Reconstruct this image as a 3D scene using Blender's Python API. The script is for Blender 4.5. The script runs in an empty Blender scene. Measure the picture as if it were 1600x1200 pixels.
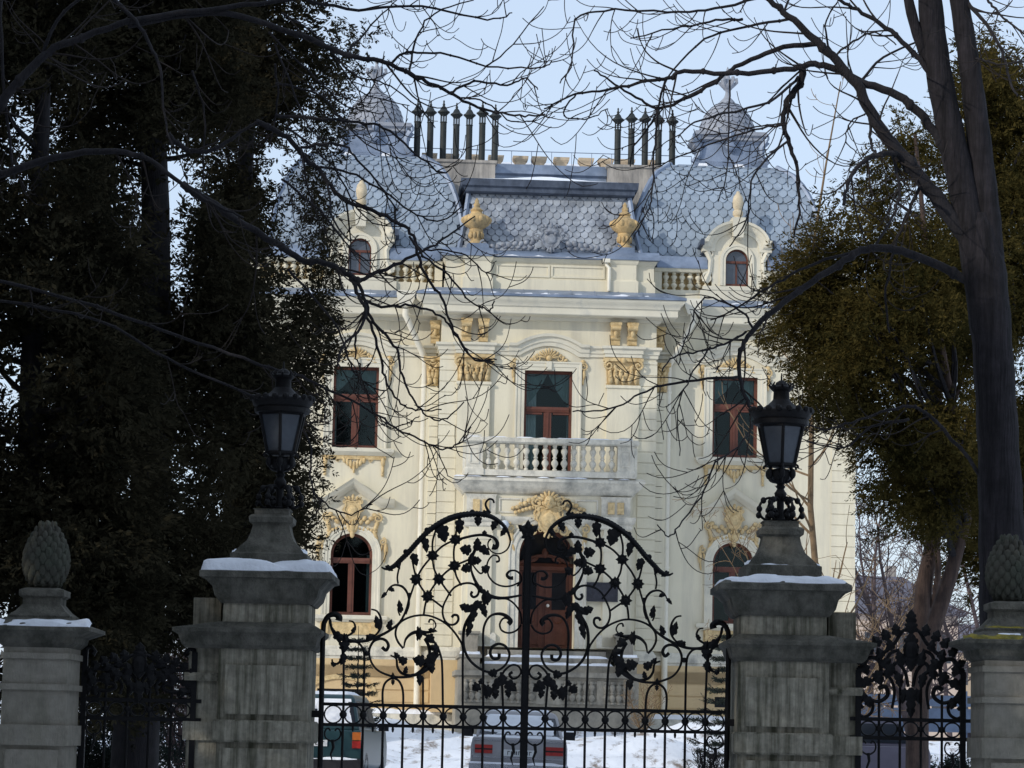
import bpy, math, random
import numpy as np
from math import sin, cos, pi, radians as RAD
from mathutils import Matrix, Vector
S = bpy.context.scene
COL = S.collection
rnd = random.Random(7)
NP = np.random.default_rng(11)

# ------------------------------------------------------------------ camera
F = 4500.0; CX = 800.0; CY = 600.0; EYE = 1.6
PITCH = math.atan2(550, F); ROLL = RAD(1.2)
_fw = Vector((0, cos(PITCH), sin(PITCH))); _up = Vector((0, -sin(PITCH), cos(PITCH))); _rt = Vector((1, 0, 0))
RT = cos(ROLL)*_rt + sin(ROLL)*_up
UP = -sin(ROLL)*_rt + cos(ROLL)*_up
cam = bpy.data.cameras.new('camera'); cam.sensor_width = 36; cam.lens = 36*F/1600
cam.clip_start = 0.1; cam.clip_end = 3000
co = bpy.data.objects.new('camera', cam); COL.objects.link(co)
mw = Matrix(((RT.x, UP.x, -_fw.x, 0), (RT.y, UP.y, -_fw.y, 0), (RT.z, UP.z, -_fw.z, EYE), (0, 0, 0, 1)))
co.matrix_world = mw
S.camera = co

# ------------------------------------------------------------------ light
SUN_EL = 24.0
SUN_DIR = Vector((-0.766*cos(RAD(SUN_EL)), -0.643*cos(RAD(SUN_EL)), sin(RAD(SUN_EL))))   # towards the sun
W = bpy.data.worlds.new('World'); S.world = W; W.use_nodes = True
nt = W.node_tree; nt.nodes.clear()
sky = nt.nodes.new('ShaderNodeTexSky'); sky.sky_type = 'NISHITA'; sky.sun_disc = False
sky.sun_elevation = RAD(SUN_EL)
sky.sun_rotation = math.atan2(SUN_DIR.x, SUN_DIR.y)
sky.air_density = 1.0; sky.dust_density = 1.2; sky.ozone_density = 1.5
bg = nt.nodes.new('ShaderNodeBackground'); bg.inputs[1].default_value = 0.15
out = nt.nodes.new('ShaderNodeOutputWorld')
veil = nt.nodes.new('ShaderNodeMix'); veil.data_type = 'RGBA'; veil.inputs[0].default_value = 0.62   # flat pale blue mixed in to brighten the sky
veil.inputs[7].default_value = (6.2, 7.3, 9.0, 1)
nt.links.new(sky.outputs[0], veil.inputs[6]); nt.links.new(veil.outputs[2], bg.inputs[0]); nt.links.new(bg.outputs[0], out.inputs[0])
sl = bpy.data.lights.new('sun', 'SUN'); sl.energy = 2.7; sl.angle = RAD(0.6); sl.color = (1.0, 0.94, 0.85)
so = bpy.data.objects.new('sun', sl); COL.objects.link(so)
so.rotation_euler = (-SUN_DIR).to_track_quat('-Z', 'Y').to_euler()
S.view_settings.view_transform = 'Standard'; S.view_settings.look = 'None'
S.view_settings.exposure = -0.20; S.view_settings.gamma = 1.0
try: S.view_settings.use_curve_mapping = False
except Exception: pass

# ------------------------------------------------------------------ helpers
def ray(px, py):
    return _fw + RT*((px-CX)/F) + UP*((CY-py)/F)
def P(px, py, Y):
    d = ray(px, py); t = Y/d.y
    return Vector((d.x*t, Y, EYE+d.z*t))

def thing(name, label, cat, loc=(0, 0, 0), rotz=0.0, group=None):
    o = bpy.data.objects.new(name, None); COL.objects.link(o)
    o.location = loc; o.rotation_euler = (0, 0, rotz); o.empty_display_size = 0.2
    o['label'] = label; o['category'] = cat
    if group: o['group'] = group
    return o

class MB:
    """collects shapes; build() links them as one mesh object"""
    def __init__(s, off=(0, 0, 0)):
        s.v = []; s.f = []; s.o = off
    def add(s, vs, fs):
        n = len(s.v); s.v.extend(vs); s.f.extend([tuple(i+n for i in f) for f in fs])
    def box(s, x0, x1, y0, y1, z0, z1):
        s.add([(x0, y0, z0), (x1, y0, z0), (x1, y1, z0), (x0, y1, z0), (x0, y0, z1), (x1, y0, z1), (x1, y1, z1), (x0, y1, z1)],
              [(0, 3, 2, 1), (4, 5, 6, 7), (0, 1, 5, 4), (1, 2, 6, 5), (2, 3, 7, 6), (3, 0, 4, 7)])
    def stack(s, rows):
        """rows: (x0,x1,y0,y1,z) rectangles joined bottom to top"""
        vs = []; fs = []
        for (x0, x1, y0, y1, z) in rows:
            vs += [(x0, y0, z), (x1, y0, z), (x1, y1, z), (x0, y1, z)]
        for i in range(len(rows)-1):
            a = 4*i; b = a+4
            for k in range(4):
                k2 = (k+1) % 4
                fs.append((a+k, a+k2, b+k2, b+k))
        fs.append((3, 2, 1, 0)); t = 4*(len(rows)-1); fs.append((t, t+1, t+2, t+3))
        s.add(vs, fs)
    def sq(s, prof, cx=0, cy=0):
        """square lathe: (half, z) or (hx, hy, z)"""
        rows = []
        for p in prof:
            hx, hy, z = (p[0], p[0], p[1]) if len(p) == 2 else p
            rows.append((cx-hx, cx+hx, cy-hy, cy+hy, z))
        s.stack(rows)
    def mould(s, u0, u1, yb, y, prof):
        """moulding with returns: prof (projection, z); wall face y, back yb"""
        s.stack([(u0-p, u1+p, y-p, yb, z) for p, z in prof])
    def lathe(s, prof, cx=0, cy=0, n=14, a0=0.0):
        vs = []; fs = []
        for r, z in prof:
            for k in range(n):
                a = a0+2*pi*k/n
                vs.append((cx+r*cos(a), cy+r*sin(a), z))
        for i in range(len(prof)-1):
            for k in range(n):
                k2 = (k+1) % n
                fs.append((i*n+k, i*n+k2, (i+1)*n+k2, (i+1)*n+k))
        fs.append(tuple(reversed(range(n)))); t = (len(prof)-1)*n; fs.append(tuple(range(t, t+n)))
        s.add(vs, fs)
    def tube(s, pts, rad, n=6, ends=True):
        if len(pts) < 2: return
        pts = [Vector(p) for p in pts]
        if not hasattr(rad, '__len__'): rad = [rad]*len(pts)
        vs = []; fs = []
        up = None
        for i, p in enumerate(pts):
            a = pts[max(i-1, 0)]; b = pts[min(i+1, len(pts)-1)]
            t = (b-a)
            if t.length < 1e-9: t = Vector((0, 0, 1))
            t.normalize()
            if up is None:
                up = Vector((0, 1, 0)) if abs(t.y) < 0.8 else Vector((1, 0, 0))
            e = up-t*up.dot(t)
            if e.length < 1e-6: e = t.orthogonal()
            e.normalize(); up = e; g = t.cross(e)
            for k in range(n):
                an = 2*pi*k/n
                q = p+(e*cos(an)+g*sin(an))*rad[i]
                vs.append((q.x, q.y, q.z))
        m = len(pts)
        for i in range(m-1):
            for k in range(n):
                k2 = (k+1) % n
                fs.append((i*n+k, i*n+k2, (i+1)*n+k2, (i+1)*n+k))
        if ends:
            fs.append(tuple(reversed(range(n)))); fs.append(tuple(range((m-1)*n, m*n)))
        s.add(vs, fs)
    def ell(s, c, r, seg=8, ring=5, rot=0.0):
        """ellipsoid, rotated by rot in the x-z plane"""
        vs = []; fs = []; cr, sr = cos(rot), sin(rot)
        for i in range(ring+1):
            th = pi*i/ring
            for k in range(seg):
                ph = 2*pi*k/seg
                x = r[0]*sin(th)*cos(ph); y = r[1]*sin(th)*sin(ph); z = r[2]*cos(th)
                vs.append((c[0]+x*cr+z*sr, c[1]+y, c[2]-x*sr+z*cr))
        for i in range(ring):
            for k in range(seg):
                k2 = (k+1) % seg
                fs.append((i*seg+k, (i+1)*seg+k, (i+1)*seg+k2, i*seg+k2))
        s.add(vs, fs)
    def prism(s, poly, y0, y1):
        """poly in x-z (any winding), from y0 (front) to y1"""
        a = sum(poly[i][0]*poly[(i+1) % len(poly)][1]-poly[(i+1) % len(poly)][0]*poly[i][1] for i in range(len(poly)))
        if a < 0: poly = poly[::-1]
        n = len(poly)
        vs = [(x, y0, z) for x, z in poly]+[(x, y1, z) for x, z in poly]
        fs = [tuple(range(n)), tuple(reversed(range(n, 2*n)))]
        for k in range(n):
            k2 = (k+1) % n
            fs.append((k2, k, n+k, n+k2))
        s.add(vs, fs)
    def sweep(s, path, prof, y):
        """moulding along a path in x-z; prof (side offset, projection)"""
        n = len(path); m = len(prof); vs = []; fs = []
        for i in range(n):
            a = path[max(i-1, 0)]; b = path[min(i+1, n-1)]; c = path[i]
            if 0 < i < n-1:
                d1 = Vector((c[0]-a[0], c[1]-a[1])).normalized(); d2 = Vector((b[0]-c[0], b[1]-c[1])).normalized()
                t = (d1+d2).normalized(); k = 1/max(0.4, t.dot(d1))
            else:
                t = Vector((b[0]-a[0], b[1]-a[1])).normalized(); k = 1
            nx, nz = -t.y*k, t.x*k
            for o, p in prof:
                vs.append((c[0]+nx*o, y-p, c[1]+nz*o))
        for i in range(n-1):
            for j in range(m):
                j2 = (j+1) % m
                fs.append((i*m+j, i*m+j2, (i+1)*m+j2, (i+1)*m+j))
        fs.append(tuple(range(m))); fs.append(tuple(reversed(range((n-1)*m, n*m))))
        s.add(vs, fs)
    def split(s, name, mat, parent=None, smooth=35, gap=.06):
        """links every separate cluster of pieces as an object of its own"""
        n = len(s.v); par = list(range(n))
        def fd(a):
            while par[a] != a: par[a] = par[par[a]]; a = par[a]
            return a
        for f in s.f:
            for q in f[1:]: par[fd(f[0])] = fd(q)
        isl = {}
        for i in range(n): isl.setdefault(fd(i), []).append(i)
        keys = list(isl); bb = []
        for k in keys:
            c = [s.v[i] for i in isl[k]]; bb.append([min(v[a] for v in c)-gap/2 for a in range(3)]+[max(v[a] for v in c)+gap/2 for a in range(3)])
        m = len(keys); P2 = list(range(m))
        def f2(a):
            while P2[a] != a: P2[a] = P2[P2[a]]; a = P2[a]
            return a
        for i in range(m):
            for j in range(i):
                if all(bb[i][a] <= bb[j][a+3] and bb[j][a] <= bb[i][a+3] for a in range(3)): P2[f2(i)] = f2(j)
        grp = {}
        for i in range(m): grp.setdefault(f2(i), []).append(i)
        own = {}
        for g, l in grp.items():
            for i in l: own[keys[i]] = g
        res = []
        sub = {g: (MB(s.o), {}) for g in grp}
        for f in s.f:
            g = own[fd(f[0])]; b, mp = sub[g]; t = []
            for q in f:
                if q not in mp: mp[q] = len(b.v); b.v.append(s.v[q])
                t.append(mp[q])
            b.f.append(tuple(t))
        for g in sub: res.append(sub[g][0].build(name, mat, parent, smooth))
        return res
    def build(s, name, mat, parent=None, smooth=35, kind=None, label=None):
        me = bpy.data.meshes.new(name)
        ox, oy, oz = s.o
        me.from_pydata([(x+ox, y+oy, z+oz) for x, y, z in s.v], [], s.f)
        if mat: me.materials.append(mat)
        if smooth:
            me.polygons.foreach_set('use_smooth', [True]*len(me.polygons))
            me.set_sharp_from_angle(angle=RAD(smooth))
        me.update()
        o = bpy.data.objects.new(name, me); COL.objects.link(o)
        if parent: o.parent = parent
        if kind: o['kind'] = kind
        if label: o['label'] = label
        return o

def cr(pts, k=5):
    """Catmull-Rom through 2D or 3D points"""
    n = len(pts)
    if n < 3: return list(pts)
    res = []
    g = lambda i: pts[max(0, min(n-1, i))]
    for i in range(n-1):
        p0, p1, p2, p3 = g(i-1), g(i), g(i+1), g(i+2)
        for j in range(k):
            t = j/k
            res.append(tuple(0.5*((2*b)+(-a+c)*t+(2*a-5*b+4*c-d)*t*t+(-a+3*b-3*c+d)*t**3) for a, b, c, d in zip(p0, p1, p2, p3)))
    res.append(tuple(pts[-1]))
    return res
def lerp(a, b, t): return a+(b-a)*t
def arc(cx, cz, r, a0, a1, n=16, rz=None):
    rz = rz or r
    return [(cx+r*cos(RAD(a0+(a1-a0)*i/n)), cz+rz*sin(RAD(a0+(a1-a0)*i/n))) for i in range(n+1)]

from mathutils import noise as MN
def snow_sheet(m, x0, x1, y0, y1, zf, amp, seed, thr=-.2, nx=14, ny=14, fall=.12):
    vs = []; fs = []
    for j in range(ny+1):
        for i in range(nx+1):
            u = i/nx; v = j/ny; x = lerp(x0, x1, u); y = lerp(y0, y1, v)
            q = MN.noise((x*3.1+seed, y*3.1, seed*.7))*.6+MN.noise((x*8+seed, y*8, 2.2))*.3; e = min(u, 1-u, v, 1-v)/fall; e = min(1, e)
            hgt = amp*(q-thr)*2*(e**.5 if e > 0 else 0)
            hgt = -.02 if (hgt <= 0.002) else min(hgt, amp)
            vs.append((x, y, zf(x, y)+hgt))
    for j in range(ny):
        for i in range(nx): a = j*(nx+1)+i; fs.append((a, a+1, a+nx+2, a+nx+1))
    m.add(vs, fs)
# ------------------------------------------------------------------ materials
MATS = {}
def mat(name, col, rough=0.8, var=0.12, scale=2.0, bump=0.0, bscale=40.0, col2=None, thr=0.55, stretch=None, metal=0.0, island=0.0, soft=0.12, spec=0.3, scale2=None):
    m = bpy.data.materials.new(name); m.use_nodes = True
    t = m.node_tree; N = t.nodes; Lk = t.links
    b = N['Principled BSDF']; b.inputs['Roughness'].default_value = rough; b.inputs['Metallic'].default_value = metal
    b.inputs['Specular IOR Level'].default_value = spec
    tc = N.new('ShaderNodeTexCoord'); src = tc.outputs['Object']
    mp = None
    if stretch:
        mp = N.new('ShaderNodeMapping'); mp.inputs['Scale'].default_value = stretch; Lk.new(src, mp.inputs[0])
    nz = N.new('ShaderNodeTexNoise'); nz.inputs['Scale'].default_value = scale; nz.inputs['Detail'].default_value = 6; nz.inputs['Roughness'].default_value = 0.62
    Lk.new(src, nz.inputs['Vector'])
    rp = N.new('ShaderNodeMapRange'); rp.inputs[1].default_value = 0.3; rp.inputs[2].default_value = 0.7
    rp.inputs[3].default_value = 1-var; rp.inputs[4].default_value = 1+var
    Lk.new(nz.outputs['Fac'], rp.inputs[0])
    val = rp.outputs[0]
    if island:
        ge = N.new('ShaderNodeNewGeometry'); r2 = N.new('ShaderNodeMapRange')
        r2.inputs[3].default_value = 1-island; r2.inputs[4].default_value = 1+island
        Lk.new(ge.outputs['Random Per Island'], r2.inputs[0])
        mu = N.new('ShaderNodeMath'); mu.operation = 'MULTIPLY'; Lk.new(val, mu.inputs[0]); Lk.new(r2.outputs[0], mu.inputs[1]); val = mu.outputs[0]
    base = N.new('ShaderNodeRGB'); base.outputs[0].default_value = (*col, 1)
    c = base.outputs[0]
    if col2:
        n2 = N.new('ShaderNodeTexNoise'); n2.inputs['Scale'].default_value = scale2 or scale*0.6; n2.inputs['Detail'].default_value = 7; n2.inputs['Roughness'].default_value = 0.7
        Lk.new(mp.outputs[0] if mp else src, n2.inputs['Vector'])
        r3 = N.new('ShaderNodeMapRange'); r3.inputs[1].default_value = thr-soft; r3.inputs[2].default_value = thr+soft; r3.clamp = True
        Lk.new(n2.outputs['Fac'], r3.inputs[0])
        mx = N.new('ShaderNodeMix'); mx.data_type = 'RGBA'; Lk.new(r3.outputs[0], mx.inputs[0]); Lk.new(c, mx.inputs[6]); mx.inputs[7].default_value = (*col2, 1)
        c = mx.outputs[2]
    vm = N.new('ShaderNodeVectorMath'); vm.operation = 'SCALE'; Lk.new(c, vm.inputs[0]); Lk.new(val, vm.inputs['Scale'])
    Lk.new(vm.outputs[0], b.inputs['Base Color'])
    if bump:
        n3 = N.new('ShaderNodeTexNoise'); n3.inputs['Scale'].default_value = bscale; n3.inputs['Detail'].default_value = 5
        Lk.new(mp.outputs[0] if mp else src, n3.inputs['Vector'])
        bp = N.new('ShaderNodeBump'); bp.inputs['Strength'].default_value = bump; bp.inputs['Distance'].default_value = 0.02
        Lk.new(n3.outputs['Fac'], bp.inputs['Height']); Lk.new(bp.outputs[0], b.inputs['Normal'])
    MATS[name] = m
    return m

def glass_mat(name, tint=(0.5, 0.55, 0.6), refl=0.12):
    m = bpy.data.materials.new(name); m.use_nodes = True
    t = m.node_tree; N = t.nodes; N.clear()
    o = N.new('ShaderNodeOutputMaterial'); mx = N.new('ShaderNodeMixShader'); tr = N.new('ShaderNodeBsdfTransparent'); gl = N.new('ShaderNodeBsdfGlossy')
    tr.inputs[0].default_value = (*tint, 1); gl.inputs['Roughness'].default_value = 0.03; gl.inputs[0].default_value = (0.75, 0.92, 0.9, 1)
    fr = N.new('ShaderNodeFresnel'); fr.inputs[0].default_value = 1.5
    ad = N.new('ShaderNodeMath'); ad.operation = 'ADD'; ad.inputs[1].default_value = refl; t.links.new(fr.outputs[0], ad.inputs[0])
    t.links.new(ad.outputs[0], mx.inputs[0]); t.links.new(tr.outputs[0], mx.inputs[1]); t.links.new(gl.outputs[0], mx.inputs[2]); t.links.new(mx.outputs[0], o.inputs[0])
    MATS[name] = m
    return m

def leaf_mat(name, col, col2, trans=0.25):
    m = bpy.data.materials.new(name); m.use_nodes = True
    t = m.node_tree; N = t.nodes; N.clear(); Lk = t.links
    o = N.new('ShaderNodeOutputMaterial'); mx = N.new('ShaderNodeMixShader'); mx.inputs[0].default_value = trans
    d = N.new('ShaderNodeBsdfDiffuse'); tl = N.new('ShaderNodeBsdfTranslucent')
    tc = N.new('ShaderNodeTexCoord'); nz = N.new('ShaderNodeTexNoise'); nz.inputs['Scale'].default_value = 1.3; nz.inputs['Detail'].default_value = 3
    Lk.new(tc.outputs['Object'], nz.inputs['Vector'])
    ge = N.new('ShaderNodeNewGeometry')
    ad = N.new('ShaderNodeMath'); ad.operation = 'MULTIPLY_ADD'; ad.inputs[1].default_value = 0.55; Lk.new(ge.outputs['Random Per Island'], ad.inputs[0])
    r3 = N.new('ShaderNodeMapRange'); r3.inputs[1].default_value = 0.35; r3.inputs[2].default_value = 0.65; r3.inputs[3].default_value = -0.1; r3.inputs[4].default_value = 0.6
    Lk.new(nz.outputs['Fac'], r3.inputs[0]); Lk.new(r3.outputs[0], ad.inputs[2])
    c = N.new('ShaderNodeMix'); c.data_type = 'RGBA'; c.inputs[6].default_value = (*col, 1); c.inputs[7].default_value = (*col2, 1)
    Lk.new(ad.outputs[0], c.inputs[0])
    Lk.new(c.outputs[2], d.inputs[0]); Lk.new(c.outputs[2], tl.inputs[0])
    Lk.new(d.outputs[0], mx.inputs[1]); Lk.new(tl.outputs[0], mx.inputs[2]); Lk.new(mx.outputs[0], o.inputs[0])
    MATS[name] = m
    return m

M_wall = mat('cream_stucco', (0.69, 0.637, 0.49), 0.9, 0.05, 0.7, 0.15, 30, (0.50, 0.465, 0.375), 0.60, (2.2, 2.2, 0.22), soft=0.16, scale2=1.0)
M_trim = mat('grey_cream_trim', (0.63, 0.59, 0.475), 0.85, 0.08, 1.5, 0.15, 30, (0.42, 0.42, 0.38), 0.66, (1, 1, 0.6), scale2=2.2)
M_old = mat('weathered_trim', (0.64, 0.605, 0.51), 0.85, 0.12, 5, 0.3, 30, (0.34, 0.33, 0.29), 0.58, (1, 1, 0.6), scale2=3.0)
M_ochre = mat('ochre_stucco_ornament', (0.58, 0.44, 0.235), 0.85, 0.25, 9, 0.8, 22, (0.44, 0.29, 0.12), 0.6, scale2=5.0)
M_cone = mat('ochre_urn', (0.52, 0.36, 0.17), 0.9, 0.25, 6, 0.3, 40, (0.25, 0.20, 0.12), 0.55)
M_base = mat('ochre_basement_stucco', (0.60, 0.45, 0.25), 0.9, 0.08, 1.2, 0.2, 30, (0.52, 0.38, 0.22), 0.58, (1, 1, 0.4))
M_stone = mat('grey_terrace_stone', (0.30, 0.275, 0.225), 0.9, 0.2, 3, 0.4, 25, (0.16, 0.15, 0.13), 0.57, (1, 1, 0.5), scale2=2.5)
M_gap = mat('dark_gap', (0.03, 0.035, 0.045), 0.9, 0.2)
M_felt = mat('grey_roof_felt', (0.055, 0.068, 0.095), 0.9, 0.3)
M_slate = mat('slate_scale', (0.26, 0.315, 0.38), 0.55, 0.1, 1.2, 0.1, 40, (0.155, 0.19, 0.24), 0.60, island=0.16, spec=0.5, scale2=1.1)
M_slateO = mat('old_slate_scale', (0.33, 0.36, 0.40), 0.7, 0.2, 1.8, 0.2, 40, (0.12, 0.14, 0.18), 0.57, island=0.18, scale2=1.6)
M_sheet = mat('zinc_sheet', (0.22, 0.27, 0.36), 0.5, 0.2, 2.0, 0.05, 20, (0.12, 0.16, 0.23), 0.56, metal=0.2, spec=0.5)
M_sheetD = mat('dark_zinc_sheet', (0.09, 0.11, 0.15), 0.5, 0.3, 3.0, 0.05, 20, (0.03, 0.04, 0.06), 0.55, (1, 1, 0.3), metal=0.2)
M_dome = mat('grey_zinc_dome', (0.28, 0.30, 0.34), 0.6, 0.15, 3.0, 0.05, 20, (0.20, 0.22, 0.27), 0.58)
M_chim = mat('grey_chimney_render', (0.38, 0.35, 0.31), 0.9, 0.15, 2.0, 0.2, 20, (0.19, 0.18, 0.17), 0.52, (3, 3, 0.4), scale2=1.6)
M_pot = mat('black_iron_pot', (0.025, 0.03, 0.03), 0.6, 0.3, 6)
M_pipe = mat('painted_downpipe', (0.70, 0.66, 0.55), 0.6, 0.08, 3)
M_wood = mat('red_brown_window_wood', (0.115, 0.044, 0.030), 0.5, 0.25, 4, 0.15, 30, (0.11, 0.03, 0.02), 0.6, (8, 8, 0.7))
M_curt = mat('pale_curtain', (0.65, 0.68, 0.68), 0.9, 0.1, 5)
M_room = mat('dark_room', (0.012, 0.013, 0.016), 0.95, 0.3, 3)
M_glass = glass_mat('window_glass', (0.50, 0.60, 0.60), -0.012)
M_iron = mat('wrought_iron', (0.006, 0.0055, 0.006), 0.6, 0.3, 20, 0.2, 60, spec=0.22)
M_snow = mat('snow', (0.78, 0.80, 0.84), 0.75, 0.07, 6, 0.8, 22, spec=0.3)
M_pillar = mat('stained_sandstone', (0.38, 0.345, 0.265), 0.92, 0.28, 16, 0.7, 50, (0.085, 0.082, 0.052), 0.52, (7, 7, 0.35), soft=0.10, scale2=1.3)
M_cap = mat('dark_weathered_sandstone', (0.145, 0.135, 0.11), 0.92, 0.25, 12, 0.8, 40, (0.055, 0.054, 0.042), 0.52, (1.5, 1.5, 1.0), scale2=3.0)
M_pillO = mat('plain_sandstone', (0.30, 0.272, 0.22), 0.92, 0.18, 9, 0.6, 40, (0.20, 0.185, 0.14), 0.58, (3, 3, 0.6), scale2=1.6)
M_pine = mat('mossy_cone_stone', (0.075, 0.07, 0.055), 0.95, 0.25, 8, 0.5, 30, (0.05, 0.055, 0.04), 0.5, scale2=4)
M_moss = mat('yellow_moss', (0.28, 0.22, 0.03), 0.95, 0.4, 14, 0.6, 50, (0.10, 0.10, 0.03), 0.5)
M_lampg = mat('lantern_glass', (0.06, 0.068, 0.08), 0.15, 0.25, 5, spec=0.6)
M_bark = mat('dark_bark', (0.024, 0.021, 0.022), 0.95, 0.35, 6, 0.9, 14, (0.016, 0.015, 0.018), 0.5, (4, 4, 0.7), scale2=3)
M_barkR = mat('red_brown_bark', (0.10, 0.066, 0.052), 0.95, 0.3, 6, 0.8, 14, (0.05, 0.035, 0.03), 0.5, (5, 5, 0.6), scale2=3)
M_twig = mat('bare_twig', (0.022, 0.017, 0.015), 0.9, 0.3, 6)
M_twigT = mat('tan_twig', (0.17, 0.115, 0.065), 0.9, 0.3, 6)
M_twigP = mat('purple_brown_twig', (0.085, 0.062, 0.062), 0.9, 0.3, 6)
M_leafL = leaf_mat('dark_conifer_leaf', (0.015, 0.015, 0.010), (0.052, 0.045, 0.027))
M_leafR = leaf_mat('winter_thuja_leaf', (0.022, 0.022, 0.008), (0.092, 0.070, 0.021))
M_leafS = leaf_mat('spruce_needle', (0.02, 0.028, 0.026), (0.05, 0.06, 0.05))
# ------------------------------------------------------------------ ground
def smooth(a, b, x):
    t = min(1, max(0, (x-a)/(b-a))); return t*t*(3-2*t)
def gbase(Y):
    return 0.62*smooth(28, 47, Y)+1.05*smooth(50, 73, Y)
from mathutils import noise as MN
def gz(x, Y):
    z = gbase(Y)
    a = smooth(44, 54, Y)*(1-smooth(72.5, 74, Y))
    z += a*(0.20*MN.noise((x*0.35, Y*0.3, 1.3))+0.16*MN.noise((x*0.9, Y*0.7, 4.1))+0.10*MN.noise((x*2.3, Y*1.8, 7.7)))
    # shovelled heaps by the wall
    z += 0.35*math.exp(-((x-4.6)/1.6)**2-((Y-69.5)/1.5)**2)+0.25*math.exp(-((x+3.2)/2.0)**2-((Y-70.5)/1.0)**2)+0.35*math.exp(-((x-3.3)/1.5)**2-((Y-63)/2.0)**2)
    return z
def build_ground():
    xs = [-900, -400, -150, -60, -30, -20]+[-14+0.35*i for i in range(81)]+[20, 30, 60, 150, 400, 900]
    ys = [-60, -20, 0, 12, 20]+[24+0.8*i for i in range(26)]+[45+0.35*i for i in range(86)]+[80, 90, 110, 150, 250, 500, 1200, 2000]
    vs = [(x, y, gz(x, y)) for y in ys for x in xs]; n = len(xs)
    fs = [(j*n+i, j*n+i+1, (j+1)*n+i+1, (j+1)*n+i) for j in range(len(ys)-1) for i in range(n-1)]
    m = MB(); m.add(vs, fs)
    ms = mat('trodden_snow', (0.80, 0.83, 0.88), 0.75, 0.06, 1.2, 0.9, 5, (0.22, 0.18, 0.15), 0.585, (1.2, 0.5, 1), soft=0.06, scale2=1.9)
    m.build('snow_ground', ms, None, 80, kind='structure')
build_ground()

# ------------------------------------------------------------------ villa
ZB = 1.65; PHI = RAD(3.0)
VO = P(844, 1100, 75)
villa = thing('villa', 'cream two storey villa with blue grey scale roof, ochre ornaments and balcony over its door', 'villa', (VO.x, VO.y, ZB), PHI)
def V(): return MB((0, 0, -ZB))

def wall(m, u0, u1, z0, z1, y, ops, depth):
    """wall face with openings (uc, half, zbot, zspring, arched) side by side"""
    x = u0; n = 14
    for uc, h, zb, zs, ar in sorted(ops):
        m.add([(x, y, z0), (uc-h, y, z0), (uc-h, y, z1), (x, y, z1)], [(0, 1, 2, 3)])
        top = [(uc-h+2*h*i/n, zs+(math.sqrt(max(0, 1-(2*i/n-1)**2))*h if ar else 0)) for i in range(n+1)]
        for (a, za), (b, zb2) in zip(top, top[1:]):
            m.add([(a, y, za), (b, y, zb2), (b, y, z1), (a, y, z1)], [(0, 1, 2, 3)])
        if zb > z0: m.add([(uc-h, y, z0), (uc+h, y, z0), (uc+h, y, zb), (uc-h, y, zb)], [(0, 1, 2, 3)])
        lo = [(uc-h, zb)]+top+[(uc+h, zb)]+[(uc-h, zb)]
        for (a, za), (b, zb2) in zip(lo, lo[1:]):
            m.add([(a, y, za), (a, y+depth, za), (b, y+depth, zb2), (b, y, zb2)], [(0, 1, 2, 3)])
        x = uc+h
    m.add([(x, y, z0), (u1, y, z0), (u1, y, z1), (x, y, z1)], [(0, 1, 2, 3)])

HW = 8.15; CB = 2.80; YC = -0.8; ZP = 3.83; ZM = 7.3; ZT = 12.4; WX = 4.98
LW = dict(h=0.56, zb=4.62, zs=6.20); UW = dict(h=0.61, zb=8.97, zt=11.12); CWd = dict(h=0.64, zb=8.30, zt=11.05)
DR = dict(h=0.74, zb=3.76, zs=6.19)
YP = -1.75   # porch face
m = V()
for s in (-1, 1):
    a, b = (-HW, -CB) if s < 0 else (CB, HW)
    wall(m, a, b, ZP, ZM, 0, [(s*WX, LW['h'], LW['zb'], LW['zs'], True)], 0.24)
    wall(m, a, b, ZM, ZT, 0, [(s*WX, UW['h'], UW['zb'], UW['zt'], False)], 0.24)
    m.add([(s*CB, YC, ZP), (s*CB, 0, ZP), (s*CB, 0, ZT), (s*CB, YC, ZT)], [(0, 1, 2, 3) if s > 0 else (3, 2, 1, 0)])
    m.add([(s*HW, 0, ZB-1), (s*HW, 13, ZB-1), (s*HW, 13, ZT), (s*HW, 0, ZT)], [(0, 1, 2, 3) if s > 0 else (3, 2, 1, 0)])
wall(m, -CB, CB, ZP, ZM, YC, [(0, DR['h'], DR['zb'], DR['zs'], True)], 0.5)
wall(m, -CB, CB, ZM, ZT, YC, [(0, CWd['h'], CWd['zb'], CWd['zt'], False)], 0.24)
m.add([(-HW, 13, ZB-1), (HW, 13, ZB-1), (HW, 13, ZT), (-HW, 13, ZT)], [(3, 2, 1, 0)])
m.build('wall', M_wall, villa, 0)
# dark rooms behind the panes
m = V()
m.box(-HW+0.3, HW-0.3, 1.6, 12.6, ZP, 14.0)
m.box(-HW+0.3, HW-0.3, 0.35, 1.59, 7.4, 7.7); m.box(-HW+0.3, HW-0.3, 0.35, 1.59, 3.9, 4.0); m.box(-HW+0.3, HW-0.3, 0.35, 1.59, 12.0, 12.3)
m.build('dark_interior', M_room, villa, 0)
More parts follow.
